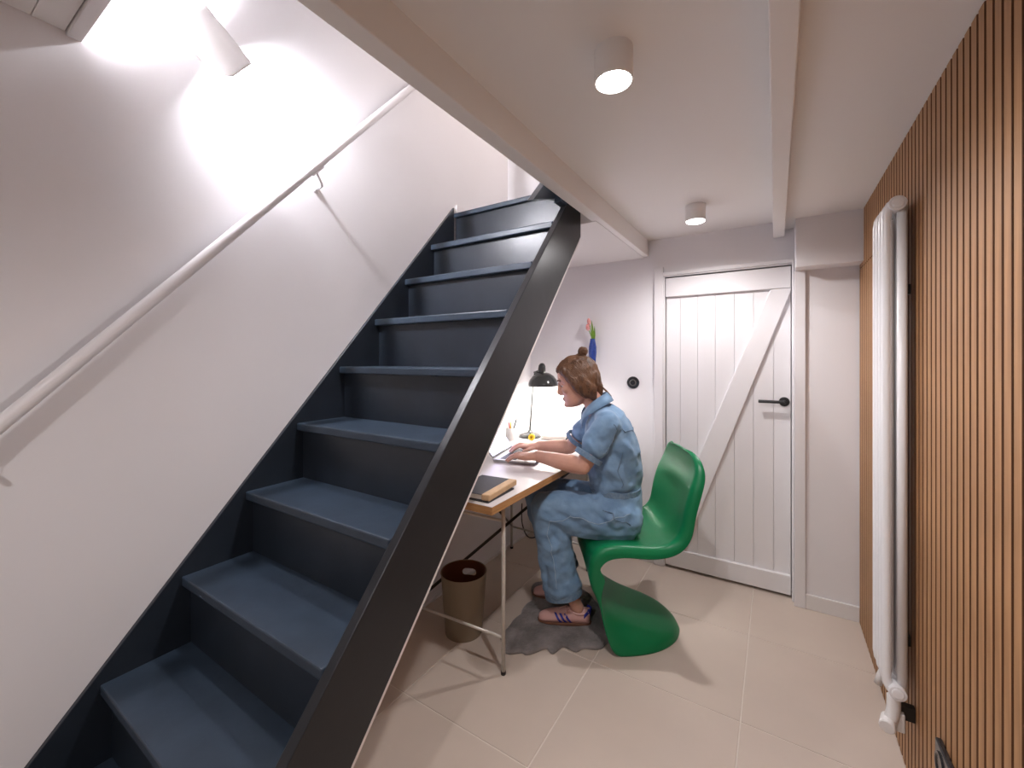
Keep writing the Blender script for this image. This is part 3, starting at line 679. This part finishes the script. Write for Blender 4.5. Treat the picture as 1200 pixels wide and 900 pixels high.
def fuse(bm, voxel, smooth_it, fac=0.5):
    bmesh.ops.recalc_face_normals(bm, faces=bm.faces[:])
    me = bpy.data.meshes.new('tmp'); bm.to_mesh(me); bm.free()
    o = bpy.data.objects.new('tmp', me); COL.objects.link(o)
    md = o.modifiers.new('r', 'REMESH'); md.mode = 'VOXEL'; md.voxel_size = voxel
    if smooth_it:
        s = o.modifiers.new('s', 'SMOOTH'); s.factor = fac; s.iterations = smooth_it
    dg = bpy.context.evaluated_depsgraph_get(); dg.update()
    r = bpy.data.meshes.new_from_object(o.evaluated_get(dg))
    bpy.data.objects.remove(o); bpy.data.meshes.remove(me)
    return r
def link_mesh(name, me, m_, parent=None):
    me.materials.clear(); me.materials.append(m_)
    for p in me.polygons: p.use_smooth = True
    o = bpy.data.objects.new(name, me); COL.objects.link(o)
    if parent: attach(o, parent)
    me.name = name
    return o

# joints (s, q, z)
J = dict(
    hipL=(-0.27, 0.095, 0.535), hipR=(-0.27, -0.095, 0.535),
    kneeL=(0.098, 0.105, 0.575), kneeR=(0.150, -0.105, 0.575),
    ankL=(-0.052, 0.100, 0.092), ankR=(-0.010, -0.115, 0.100),
    shL=(-0.200, 0.160, 1.000), shR=(-0.180, -0.165, 0.995),
    elL=(-0.078, 0.195, 0.802), elR=(-0.025, -0.235, 0.800),
    wrL=(0.140, 0.035, 0.807), wrR=(0.150, -0.225, 0.806))
J = {k: Q(*v_) for k, v_ in J.items()}
lerp = lambda a, b, t: a + (b - a) * t
body = BM()
# torso and legs (under the clothes)
limb(body, [Q(-0.27, 0, 0.52), Q(-0.25, 0, 0.66), Q(-0.235, 0, 0.82), Q(-0.215, 0, 0.95), Q(-0.185, 0, 1.03)], [(0.09, 0.14), (0.09, 0.115), (0.09, 0.13), (0.085, 0.13), (0.045, 0.085)], 20, flat=D)
for s_ in 'LR':
    limb(body, [J['hip' + s_], lerp(J['hip' + s_], J['knee' + s_], 0.5), J['knee' + s_]], [0.075, 0.065, 0.05])
    k_, a_ = J['knee' + s_], J['ank' + s_]
    limb(body, [k_, lerp(k_, a_, 0.3) - D * 0.01, lerp(k_, a_, 0.7), a_], [0.05, 0.052, 0.036, 0.030])
    limb(body, [a_ + D * -0.006, a_ + D * 0.00 + Vector((0, 0, -0.030)), a_ + D * 0.05 + Vector((0, 0, -0.055)), a_ + D * 0.09 + Vector((0, 0, -0.060))], [0.029, 0.0265, 0.020, 0.016])
# neck
limb(body, [Q(-0.170, 0, 1.035), Q(-0.142, 0, 1.085), Q(-0.105, 0, 1.140)], [0.062, 0.052, 0.052], 18)
# arms
for s_, sg in (('L', 1), ('R', -1)):
    sh_, el, wr_ = J['sh' + s_], J['el' + s_], J['wr' + s_]
    limb(body, [sh_, lerp(sh_, el, 0.5), lerp(sh_, el, 0.85), el], [0.038, 0.039, 0.040, 0.037])
    limb(body, [el, lerp(el, wr_, 0.22), lerp(el, wr_, 0.55), lerp(el, wr_, 0.85), wr_], [0.038, 0.0425, 0.038, 0.031, 0.029])
# hands
def hand(wr_, fd, sd_, curl=1.0, K=1.13):
    fd = fd.normalized(); upv = Vector((0, 0, 1)); sd_ = (sd_ - fd * sd_.dot(fd)).normalized()   # sd_: towards the thumb
    limb(body, [wr_ - fd * 0.01, wr_ + fd * 0.025 * K, wr_ + fd * 0.06 * K, wr_ + fd * 0.082 * K], [(0.029, 0.025), (0.035 * K, 0.021), (0.041 * K, 0.018), (0.038 * K, 0.013)], 14, flat=sd_)
    for k, (off, ln, sp) in enumerate(((0.0315, 0.074, 0.22), (0.0105, 0.082, 0.05), (-0.0108, 0.076, -0.12), (-0.0310, 0.062, -0.32))):
        off *= K; ln *= K
        b0 = wr_ + fd * (0.080 * K - abs(off) * 0.18) + sd_ * off + Vector((0, 0, 0.005))
        d0 = (fd + sd_ * sp).normalized()
        c = curl * (0.85 + 0.12 * k)
        p1 = b0 + (d0 + upv * 0.14 * c).normalized() * ln * 0.42
        p2 = p1 + (d0 - upv * 0.45 * c).normalized() * ln * 0.32
        p3 = p2 + (d0 - upv * 0.95 * c).normalized() * ln * 0.26
        limb(body, [b0 - fd * 0.02, b0, p1, p2, p3], [0.0095, 0.0092, 0.0086, 0.0080, 0.0068], 10)
    t0 = wr_ + fd * 0.030 + sd_ * 0.026 - upv * 0.003
    t1 = t0 + (fd * 0.70 + sd_ * 0.70 - upv * 0.12).normalized() * 0.042
    t2 = t1 + (fd * 0.95 + sd_ * 0.25 - upv * 0.12).normalized() * 0.034
    limb(body, [t0 - fd * 0.012, t0, t1, t2], [0.013, 0.0135, 0.0110, 0.0088], 10)
hd = (D * 0.93 - N * 0.22 - Vector((0, 0, 0.10)))
hand(J['wrL'], hd, -N, 0.75)
hand(J['wrR'], D * 0.98 + N * 0.12 - Vector((0, 0, 0.06)), N, 1.1)
# head: horizontal slices in a frame pitched down
HC = Q(-0.052, 0.0, 1.192); pitch = R(14)
hf = (D * math.cos(pitch) - Vector((0, 0, 1)) * math.sin(pitch)); hu = (D * math.sin(pitch) + Vector((0, 0, 1)) * math.cos(pitch)); hs = N
def HP(f_, s_, u_): return HC + hf * f_ + hs * s_ + hu * u_
# (u, front f, back f, halfwidth)
sl_ = [(-0.128, 0.060, 0.010, 0.020), (-0.122, 0.078, -0.010, 0.034), (-0.110, 0.084, -0.030, 0.046), (-0.095, 0.081, -0.050, 0.055), (-0.080, 0.080, -0.070, 0.060), (-0.065, 0.080, -0.083, 0.064),
       (-0.045, 0.081, -0.093, 0.068), (-0.025, 0.082, -0.100, 0.071), (-0.005, 0.080, -0.104, 0.073), (0.012, 0.086, -0.106, 0.0745), (0.030, 0.088, -0.107, 0.0755), (0.055, 0.085, -0.106, 0.0755), (0.075, 0.075, -0.098, 0.071), (0.095, 0.052, -0.080, 0.060), (0.108, 0.022, -0.055, 0.042), (0.114, -0.005, -0.025, 0.015)]
loops = []; NH = 40
for (u_, ff, bf, hw) in sl_:
    c = (ff + bf) / 2; rl = (ff - bf) / 2; lp = []
    for k in range(NH):
        t = 2 * math.pi * k / NH; ct, stt = math.cos(t), math.sin(t)
        pw = 2.35 if -0.09 < u_ < 0.08 else 2.0
        x = math.copysign(abs(ct) ** (2 / pw), ct) * rl; y_ = math.copysign(abs(stt) ** (2 / pw), stt) * hw
        if -0.02 < u_ < 0.02 and ct > 0.55:      # eye sockets
            yy = abs(y_); x -= 0.0095 * math.exp(-((yy - 0.032) / 0.014) ** 2) * math.exp(-((u_ + 0.001) / 0.012) ** 2)
        if ct > 0 and u_ < -0.06: x -= 0.25 * max(0, abs(y_) - 0.02) * 0.8
        lp.append(HP(c + x, y_, u_))
    loops.append(lp)
rings(body, loops)
# nose, lips, chin, brow, ears
limb(body, [HP(0.074, 0, 0.012), HP(0.079, 0, -0.015), HP(0.084, 0, -0.035), HP(0.083, 0, -0.046)], [0.0100, 0.0120, 0.0140, 0.0130], 12)
limb(body, [HP(0.080, 0, 0.014), HP(0.0875, 0, -0.008), HP(0.0965, 0, -0.028), HP(0.1015, 0, -0.041), HP(0.092, 0, -0.050)], [0.0095, 0.0092, 0.0092, 0.0092, 0.0090], 10)
for sg in (1, -1):
    ball(body, HP(0.086, sg * 0.0105, -0.046), (0.010, 0.0065, 0.007), n=12)
    ball(body, HP(0.060, sg * 0.040, -0.030), (0.022, 0.022, 0.022), n=12)          # cheek
    ball(body, HP(0.075, sg * 0.026, 0.013), 0.011, n=10)                           # brow ridge
    ball(body, HP(-0.008, sg * 0.072, -0.018), (0.016, 0.010, 0.030), PR, n=12)      # ear
limb(body, [HP(0.076, -0.020, -0.075), HP(0.0835, 0, -0.0745), HP(0.078, 0.020, -0.075)], [0.0045, 0.0060, 0.0045], 8)
limb(body, [HP(0.075, -0.017, -0.0845), HP(0.0820, 0, -0.0855), HP(0.077, 0.017, -0.0845)], [0.0045, 0.0062, 0.0045], 8)
ball(body, HP(0.074, 0, -0.110), (0.016, 0.018, 0.014), n=12)
bme = fuse(body, 0.0032, 5, 0.5)
person = link_mesh('person', bme, M['skin'])
tag(person, 'seated person with a brown hair bun in a blue denim jumpsuit, typing at the desk', 'person')
# face details
for sg in (1, -1):
    ball_bm = BM(); ball(ball_bm, HP(0.0665, sg * 0.031, -0.0055), 0.0122, n=16); e_ = obj('eye', ball_bm, M['eye'], person, smooth=True)
    b2 = BM(); ball(b2, HP(0.0762, sg * 0.0310, -0.0100), 0.0045, n=12); obj('iris', b2, M['iris'], e_, smooth=True)
    b3 = BM(); ball(b3, HP(0.0668, sg * 0.031, -0.0010), (0.0130, 0.0150, 0.0120), PR, n=18); obj('eyelid', b3, M['skin'], person, smooth=True)
    b3 = BM(); tube(b3, spline([HP(0.0905, sg * 0.013, 0.017), HP(0.089, sg * 0.030, 0.022), HP(0.074, sg * 0.049, 0.017)], 4), [0.0022] + [0.0030] * 7 + [0.0012], 8); obj('eyebrow', b3, M['brow'], person, smooth=True)
b3 = BM()
tube(b3, spline([HP(0.0750, -0.021, -0.0785), HP(0.0868, 0, -0.0755), HP(0.0765, 0.021, -0.0785)], 5), [0.0015] + [0.0034] * 9 + [0.0015], 8)
tube(b3, spline([HP(0.0745, -0.019, -0.0815), HP(0.0855, 0, -0.0845), HP(0.0760, 0.019, -0.0815)], 5), [0.0015] + [0.0036] * 9 + [0.0015], 8)
obj('lips', b3, M['lips'], person, smooth=True)

# hair
hb = BM()
ball(hb, HP(-0.014, 0, 0.036), (0.107, 0.084, 0.086), Matrix((hf, hs, hu)).transposed(), n=24)
ball(hb, HP(-0.042, 0, 0.000), (0.080, 0.083, 0.090), Matrix((hf, hs, hu)).transposed(), n=24)
for sg in (1, -1):
    limb(hb, [HP(0.045, sg * 0.063, 0.060), HP(0.022, sg * 0.076, 0.020), HP(-0.004, sg * 0.078, -0.030), HP(-0.030, sg * 0.070, -0.078)], [0.022, 0.018, 0.024, 0.016], 12)
    limb(hb, [HP(-0.03, sg * 0.070, 0.0), HP(-0.055, sg * 0.064, -0.060), HP(-0.060, sg * 0.055, -0.098)], [0.030, 0.030, 0.016], 12)
limb(hb, [HP(-0.07, 0, 0.0), HP(-0.078, 0, -0.06), HP(-0.075, 0, -0.100)], [0.045, (0.03, 0.045), (0.018, 0.036)], 12)
bun = HP(-0.070, 0.005, 0.134)
ball(hb, bun, (0.026, 0.024, 0.022), n=16); ball(hb, bun + hf * 0.012 - hu * 0.004, 0.018, n=12); limb(hb, [HP(-0.052, 0, 0.095), HP(-0.063, 0.0, 0.118)], [0.030, 0.016], 12)
cutn = []
hme = fuse(hb, 0.005, 6, 0.5)
for v_ in hme.vertices:
    p = v_.co - HC; f_, s2, u2 = p.dot(hf), p.dot(hs), p.dot(hu)
    # face opening: push hair that would cover the forehead and face back inside the head
    front = 0.066 - 0.0 * u2
    if u2 < 0.064 and f_ > 0.030 + (u2 + 0.02) * 0.42:
        k_ = min(1, (f_ - (0.030 + (u2 + 0.02) * 0.42)) / 0.022) * min(1, max(0, (0.064 - u2) / 0.012))
        v_.co = v_.co - (p.normalized() * (0.026 * k_))
    st_ = noise.noise(Vector((f_ * 55 + u2 * 30, s2 * 60, u2 * 14))) * 0.006 + noise.noise(Vector((f_ * 160, s2 * 160, u2 * 30))) * 0.0014
    v_.co += p.normalized() * (st_ + 0.004)
hair = link_mesh('hair', hme, M['hair'], person)
from mathutils.bvhtree import BVHTree
_hb = BVHTree.FromPolygons([v_.co.copy() for v_ in hair.data.vertices], [tuple(p.vertices) for p in hair.data.polygons])
hs_bm = BM(); rnd = random.Random(3)
for i in range(520):
    a = rnd.uniform(-1, 1); sg = 1 if rnd.random() < 0.7 else -1
    ph = rnd.uniform(0.0, 1.0)
    # start near hairline/crown, sweep back and down (lower layer) or up to the bun (top layer)
    if rnd.random() < 0.42:
        u0 = rnd.uniform(0.045, 0.10); f0 = 0.085 - (u0 - 0.045) * 0.9 + rnd.uniform(-0.02, 0.005); y0 = sg * rnd.uniform(0.0, 0.065)
        pts = [(f0, y0, u0), (f0 - 0.04, y0 * 0.95, u0 + 0.030), (-0.030, y0 * 0.5, 0.116), (-0.058, y0 * 0.15, 0.122)]
    else:
        f0 = rnd.uniform(-0.075, 0.045); u0 = rnd.uniform(0.03, 0.095); y0 = sg * 0.06
        dn = rnd.uniform(0.08, 0.13)
        pts = [(f0, y0, u0), (f0 - 0.022, sg * 0.08, u0 - dn * 0.35), (f0 - 0.035, sg * 0.083, u0 - dn * 0.7 - 0.02), (f0 - 0.045 + rnd.uniform(-0.015, 0.02), sg * 0.072, max(-0.118, u0 - dn * 1.25 - 0.03))]
    P3 = []
    for (f_, y_, u_) in pts:
        # project on an ellipsoid slightly outside of the hair
        e = math.sqrt(((f_ + 0.022) / 0.106) ** 2 + (y_ / 0.086) ** 2 + ((u_ - 0.022) / (0.105 if u_ > 0.02 else 0.20)) ** 2)
        k_ = (1.0 + rnd.uniform(-0.015, 0.02)) / max(e, 0.3) if u_ < 0.125 else 1
        wv_ = 0.006 * math.sin(len(P3) * 2.1 + i)
        P3.append(HP(wv_ + (f_ + 0.022) * k_ - 0.022, y_ * k_, (u_ - 0.022) * k_ + 0.022))
    S_ = []
    for p in spline(P3, 5):
        loc, nn, _i, _d = _hb.find_nearest(p)
        S_.append(loc + nn * 0.0008 if (loc - bun).length > 0.03 else p)
    tube(hs_bm, S_, [rnd.uniform(0.0012, 0.0026) * (0.35 + math.sin(math.pi * min(0.95, (k + 0.6) / len(S_)))) for k in range(len(S_))], 5)
for i in range(40):
    a0 = rnd.uniform(0, 6.28); tl_ = rnd.uniform(-0.7, 0.7); r0 = 0.0225
    e1 = Vector((math.cos(a0), math.sin(a0), tl_)).normalized(); e2 = e1.cross(Vector((rnd.uniform(-1, 1), rnd.uniform(-1, 1), 1))).normalized()
    tube(hs_bm, [bun + (e1 * math.cos(t) + e2 * math.sin(t)) * r0 for t in [x * 0.35 for x in range(9)]], 0.0022, 5)
for k in range(5):
    tube(hs_bm, spline([HP(-0.095, 0.02 * k - 0.03, -0.03), HP(-0.122 - 0.002 * k, 0.02 * k - 0.03, -0.075), HP(-0.150, 0.02 * k - 0.03, -0.115)], 4), 0.0012, 5)
sr = obj('hair_strands', hs_bm, M['hair_light'], hair, smooth=True); sr['kind'] = 'stuff'

# jumpsuit
ju = BM()
limb(ju, [Q(-0.262, 0, 0.530), Q(-0.262, 0, 0.585), Q(-0.250, 0, 0.655), Q(-0.243, 0, 0.75), Q(-0.232, 0, 0.85), Q(-0.218, 0, 0.935), Q(-0.198, 0, 1.005), Q(-0.180, 0, 1.050), Q(-0.172, 0, 1.068)],
     [(0.118, 0.178), (0.122, 0.170), (0.124, 0.150), (0.134, 0.160), (0.134, 0.166), (0.124, 0.172), (0.100, 0.160), (0.066, 0.098), (0.040, 0.050)], 24, flat=D)
for s_, sg in (('L', 1), ('R', -1)):
    hp, kn, an = J['hip' + s_], J['knee' + s_], J['ank' + s_]
    limb(ju, [hp + Vector((0, 0, -0.002)), lerp(hp, kn, 0.35) + Vector((0, 0, -0.012)), lerp(hp, kn, 0.7) + Vector((0, 0, -0.010)), kn], [(0.112, 0.100), (0.112, 0.096), (0.102, 0.086), (0.078, 0.072)], 18, flat=Vector((0, 0, 1)))
    hem = an + Vector((0, 0, 0.098 if sg > 0 else 0.11)) + D * 0.070 * (1 if sg > 0 else 0.6)
    limb(ju, [kn, lerp(kn, hem, 0.3) - D * 0.008, lerp(kn, hem, 0.65), hem], [(0.080, 0.072), (0.085, 0.074), (0.090, 0.075), (0.096, 0.078)], 18, flat=D)
    sh_, el = J['sh' + s_], J['el' + s_]
    limb(ju, [lerp(sh_, el, -0.02) + Vector((0, 0, -0.010)), lerp(sh_, el, 0.3), lerp(sh_, el, 0.55)], [(0.062, 0.056), (0.064, 0.056), (0.067, 0.058)], 18, flat=D)
    limb(ju, [Q(-0.178, sg * 0.05, 1.040), sh_ + Vector((0, 0, 0.005))], [0.045, 0.052], 14)
jme = fuse(ju, 0.006, 7, 0.5)
# folds: (p0, p1, width, depth)  negative depth = crease
def C(s_, q_, z_): return Q(s_, q_, z_)
folds = [
 (C(-0.10, 0.19, 0.62), C(-0.22, 0.20, 0.50), 0.012, -0.012), (C(-0.05, 0.19, 0.60), C(-0.19, 0.21, 0.47), 0.012, 0.009),
 (C(0.08, 0.19, 0.60), C(-0.12, 0.20, 0.49), 0.012, -0.010), (C(0.11, 0.17, 0.55), C(-0.02, 0.20, 0.51), 0.010, 0.010),
 (C(0.02, 0.19, 0.48), C(0.12, 0.18, 0.42), 0.011, -0.011), (C(0.00, 0.18, 0.44), C(0.12, 0.18, 0.36), 0.012, 0.009), (C(-0.02, 0.17, 0.40), C(0.07, 0.19, 0.47), 0.010, -0.010),
 (C(0.05, 0.18, 0.40), C(0.04, 0.17, 0.16), 0.012, 0.008), (C(0.09, 0.16, 0.35), C(0.10, 0.15, 0.15), 0.013, -0.008),
 (C(-0.35, 0.12, 0.67), C(-0.16, 0.17, 0.665), 0.009, -0.010), (C(-0.12, 0.10, 0.64), C(-0.18, 0.18, 0.655), 0.009, -0.010),
 (C(-0.34, 0.13, 0.72), C(-0.19, 0.18, 0.90), 0.014, -0.010), (C(-0.30, 0.15, 0.70), C(-0.15, 0.17, 0.84), 0.013, 0.009), (C(-0.36, 0.10, 0.78), C(-0.26, 0.17, 0.93), 0.012, 0.007),
 (C(-0.24, 0.17, 0.68), C(-0.12, 0.15, 0.78), 0.012, -0.010), (C(-0.15, 0.12, 0.70), C(-0.11, 0.12, 0.86), 0.012, 0.008),
 (C(-0.14, 0.22, 0.95), C(-0.20, 0.24, 0.87), 0.012, -0.008), (C(-0.10, 0.23, 0.92), C(-0.16, 0.25, 0.85), 0.010, 0.006),
 (C(-0.26, 0.17, 1.02), C(-0.22, 0.22, 0.86), 0.008, -0.008),
 (C(0.12, -0.02, 0.60), C(0.18, -0.04, 0.30), 0.012, -0.010), (C(0.20, -0.08, 0.55), C(0.17, -0.06, 0.25), 0.012, 0.007),
 (C(-0.33, 0.15, 0.60), C(-0.25, 0.19, 0.50), 0.012, -0.009), (C(-0.24, 0.185, 0.63), C(-0.20, 0.20, 0.54), 0.010, 0.010), (C(-0.20, 0.19, 0.62), C(-0.27, 0.20, 0.58), 0.009, -0.010)]
cosn = {}
for v_ in jme.vertices:
    p = v_.co; n_ = v_.normal; d_ = 0.0
    for a, b, w_, h_ in folds:
        ab = b - a; t = max(0, min(1, (p - a).dot(ab) / ab.length_squared)); dd = (p - (a + ab * t)).length
        if dd < w_ * 4: d_ += 1.35 * h_ * math.exp(-(dd * dd) / (w_ * w_ * 2.0)) * math.sin(math.pi * (0.15 + 0.7 * t))
    q_ = p - Q(-0.2, 0, 0.6)
    d_ += noise.noise(Vector((q_.x * 9, q_.y * 9, q_.z * 16))) * 0.009 + noise.noise(Vector((q_.x * 26, q_.y * 26, q_.z * 34))) * 0.0045
    cosn[v_.index] = p + n_ * d_
for i_, c_ in cosn.items(): jme.vertices[i_].co = c_
suit = link_mesh('jumpsuit', jme, M['denim'], person)
# collar, cuffs, hems, waist, yoke seam
def band(name, c, axis, fl, ra, rb_, hh, th=0.004, seg=36, m_=None, par=None):
    axis = axis.normalized(); a = (fl - axis * fl.dot(axis)).normalized(); b = axis.cross(a)
    lps = [ellip_loop(c + axis * t, a, b, ra + k_, rb_ + k_, seg) for t, k_ in ((-hh, 0), (-hh, th), (hh, th), (hh, 0), (hh * 0.9, -0.004), (-hh * 0.9, -0.004))]
    return obj(name, rings(BM(), lps, False, True), m_ or M['denim_dark'], par or suit, smooth=False, bevel=0.0015)
for s_, sg in (('L', 1), ('R', -1)):
    sh_, el, kn, an = J['sh' + s_], J['el' + s_], J['knee' + s_], J['ank' + s_]
    t = (el - sh_).normalized()
    c = lerp(sh_, el, 0.55) + t * 0.052
    band('sleeve_cuff', c, t, D, 0.064, 0.055, 0.013)
    hem = an + Vector((0, 0, 0.098 if sg > 0 else 0.11)) + D * 0.070 * (1 if sg > 0 else 0.6)
    tt = (hem - kn).normalized()
    band('trouser_hem', hem + tt * 0.030, tt, D, 0.088, 0.070, 0.015)
band('waistband', Q(-0.250, 0, 0.655), Vector((0, 0, 1)), D, 0.121, 0.147, 0.014, 0.0035)
# collar: raised strip round the neck
def strip(name, pts_lo, pts_hi, th=0.0035, m_=None):
    bm = BM(); A = spline(pts_lo, 6); B = spline(pts_hi, 6)
    r0 = [bm.verts.new(p) for p in A]; r1 = [bm.verts.new(lerp(a, b, 0.5) + (lerp(a, b, 0.5) - Q(-0.16, 0, 1.05)).normalized() * 0.004) for a, b in zip(A, B)]; r2 = [bm.verts.new(p) for p in B]
    for X_, Y_ in ((r0, r1), (r1, r2)):
        for k in range(len(A) - 1): bm.faces.new((X_[k], X_[k + 1], Y_[k + 1], Y_[k]))
    o = obj(name, bm, m_ or M['denim'], suit, smooth=True); s = o.modifiers.new('s', 'SOLIDIFY'); s.thickness = th; s.offset = 1
    return o
strip('collar', [Q(-0.083, 0.030, 0.950), Q(-0.094, 0.078, 1.005), Q(-0.150, 0.108, 1.052), Q(-0.215, 0.080, 1.088), Q(-0.238, 0, 1.092), Q(-0.215, -0.080, 1.088), Q(-0.150, -0.108, 1.052), Q(-0.094, -0.078, 1.005), Q(-0.083, -0.030, 0.950)],
      [Q(-0.085, 0.012, 0.975), Q(-0.086, 0.044, 1.030), Q(-0.130, 0.064, 1.086), Q(-0.186, 0.048, 1.124), Q(-0.205, 0, 1.132), Q(-0.186, -0.048, 1.124), Q(-0.130, -0.064, 1.086), Q(-0.086, -0.044, 1.030), Q(-0.085, -0.012, 0.975)])
def seam(pts, r=0.0022):
    return obj('seam', tube(BM(), spline(pts, 6), r, 6), M['denim_dark'], suit, smooth=True)

from mathutils.bvhtree import BVHTree
_bvh = BVHTree.FromPolygons([v_.co.copy() for v_ in suit.data.vertices], [tuple(p.vertices) for p in suit.data.polygons])
M['stitch'] = mat('pale_stitching', (0.36, 0.46, 0.56), 0.8)
def seam_on(pts, r=0.0012, m_='stitch'):
    out = []
    for p in spline([Q(*x) for x in pts], 8):
        loc, nn, _i, _d = _bvh.find_nearest(p); out.append(loc + nn * 0.0006)
    return obj('seam', tube(BM(), out, r, 6), M[m_], suit, smooth=True)
seam_on([(-0.31, 0.20, 0.60), (-0.20, 0.23, 0.56), (-0.05, 0.24, 0.555), (0.06, 0.24, 0.54), (0.09, 0.24, 0.46), (0.07, 0.24, 0.34), (0.04, 0.24, 0.22)])
seam_on([(-0.17, 0.25, 0.640), (-0.215, 0.25, 0.60), (-0.255, 0.25, 0.555), (-0.30, 0.25, 0.545)], 0.0026, 'denim_dark')
seam_on([(-0.40, 0.02, 0.985), (-0.36, 0.12, 0.975), (-0.28, 0.20, 0.965)], 0.0022, 'denim_dark')
seam_on([(-0.23, 0.24, 1.02), (-0.26, 0.24, 0.97), (-0.26, 0.24, 0.90), (-0.22, 0.26, 0.86)], 0.0022, 'denim_dark')
seam_on([(-0.40, 0.0, 0.97), (-0.42, 0.0, 0.85), (-0.42, 0.0, 0.75), (-0.42, 0, 0.68)], 0.0018, 'denim_dark')
seam_on([(-0.28, 0.26, 0.86), (-0.27, 0.26, 0.76), (-0.26, 0.26, 0.68)], 0.0016, 'denim_dark')

# shoes
def shoe(an, sgn, yaw=0):
    fwd = (D * math.cos(yaw) + N * math.sin(yaw)); sd_ = (N * math.cos(yaw) - D * math.sin(yaw))
    z0 = 0.016
    base = Vector((an.x, an.y, z0)) - fwd * 0.066
    t = obj('shoe', BMtmp(), M['shoe'], person) if False else None
    def SP(a, b, c): return base + fwd * a + sd_ * b + Vector((0, 0, c))
    plan = [(0.0, 0.020), (0.012, 0.030), (0.05, 0.033), (0.10, 0.032), (0.15, 0.039), (0.19, 0.041), (0.22, 0.037), (0.243, 0.024), (0.250, 0.010)]
    top = [0.066, 0.070, 0.062, 0.070, 0.064, 0.053, 0.044, 0.035, 0.024]
    loops = []
    for (a, hw), h_ in zip(plan, top):
        lp = []
        for k in range(18):
            th = 2 * math.pi * k / 18; cx, sx = math.cos(th), math.sin(th)
            y_ = hw * math.copysign(abs(cx) ** 0.8, cx) * (1.0 if sx < 0 else (1 - 0.35 * sx)); zc = h_ * 0.5 + 0.004
            lp.append(SP(a, y_, zc + sx * h_ * 0.5))
        loops.append(lp)
    upper = obj('shoe', rings(BM(), loops), M['shoe'], person, smooth=True)
    upper.modifiers.new('s', 'SUBSURF').render_levels = 2
    sole = []
    for k in range(30):
        t_ = 2 * math.pi * k / 30; a = 0.125 + 0.130 * math.cos(t_)
        hw = 0.036 + 0.006 * math.cos(t_ * 1.0) ; sole.append(SP(a, hw * math.copysign(abs(math.sin(t_)) ** 0.75, math.sin(t_)), 0.0))
    obj('sole', prism(BM(), sole, (0, 0, 0.013)), M['gum'], upper, bevel=0.003)
    for sside in (1, -1):
        for a0 in (0.094, 0.117, 0.140):
            def surf(a, z):   # on the side of the upper
                i = 0
                while i < len(plan) - 2 and plan[i + 1][0] < a: i += 1
                f_ = (a - plan[i][0]) / (plan[i + 1][0] - plan[i][0]); hw = plan[i][1] + f_ * (plan[i + 1][1] - plan[i][1])
                h_ = top[i] + f_ * (top[i + 1] - top[i]); zc = h_ * 0.5 + 0.004; r = max(-1, min(1, (z - zc) / (h_ * 0.5)))
                c_ = math.sqrt(max(0, 1 - r * r)); return SP(a, sside * (hw * c_ ** 0.8 * (1.0 if r < 0 else (1 - 0.35 * r)) + 0.0012), z)
            bm = BM(); rows = []
            for k in range(7):
                z = 0.012 + k * 0.0072; sh_ = k * 0.0050 - 0.012
                rows.append((bm.verts.new(surf(a0 + sh_ + 0.004, z)), bm.verts.new(surf(a0 + sh_ + 0.0155, z))))
            for (a_, b_), (c_, d_) in zip(rows, rows[1:]): bm.faces.new((a_, b_, d_, c_))
            o = obj('stripe', bm, M['shoe_blue'], upper); o.modifiers.new('s', 'SOLIDIFY').thickness = 0.001
    # heel tab
    bm = BM(); rows = []
    for z in (0.040, 0.050, 0.060, 0.070, 0.080):
        rows.append([SP(-0.003 - (z - 0.04) * 0.12 + 0.034 * (abs(x) ** 1.8) * (1.0 if z < 0.065 else 0.6), x * (0.031 if z < 0.065 else 0.022), z) for x in (-1, -0.7, -0.35, 0, 0.35, 0.7, 1)])
    rows = [[bm.verts.new(p) for p in r_] for r_ in rows]
    for A, B in zip(rows, rows[1:]):
        for k in range(6): bm.faces.new((A[k], A[k + 1], B[k + 1], B[k]))
    o = obj('heel_tab', bm, M['shoe_blue'], upper, smooth=True); o.modifiers.new('s', 'SOLIDIFY').thickness = 0.002
    # collar ring and laces
    ring = [SP(0.052 + 0.050 * math.cos(t_), 0.0275 * math.sin(t_), 0.063 + 0.006 * math.cos(t_ * 2)) for t_ in [x * math.pi / 10 for x in range(20)]]
    obj('shoe_collar', tube(BM(), ring, 0.0045, 8, close=True), M['sock'], upper, smooth=True)
    lbm = BM()
    for k in range(5):
        a = 0.104 + k * 0.014; zt_ = 0.071 - k * 0.0035
        tube(lbm, spline([SP(a, -0.019, zt_ - 0.006), SP(a + 0.003, 0, zt_ + 0.002), SP(a, 0.019, zt_ - 0.006)], 4), 0.0022, 6)
    tube(lbm, spline([SP(0.105, 0, 0.074), SP(0.118, 0.018, 0.088), SP(0.145, 0.026, 0.080), SP(0.150, 0.024, 0.070)], 5), 0.0016, 6)
    tube(lbm, spline([SP(0.105, 0, 0.074), SP(0.112, 0.024, 0.074), SP(0.118, 0.036, 0.050), SP(0.122, 0.040, 0.032)], 5), 0.0016, 6)
    lo_ = obj('laces', lbm, M['sock'], upper, smooth=True)
shoe(J['ankL'], 1)
shoe(J['ankR'], -1)
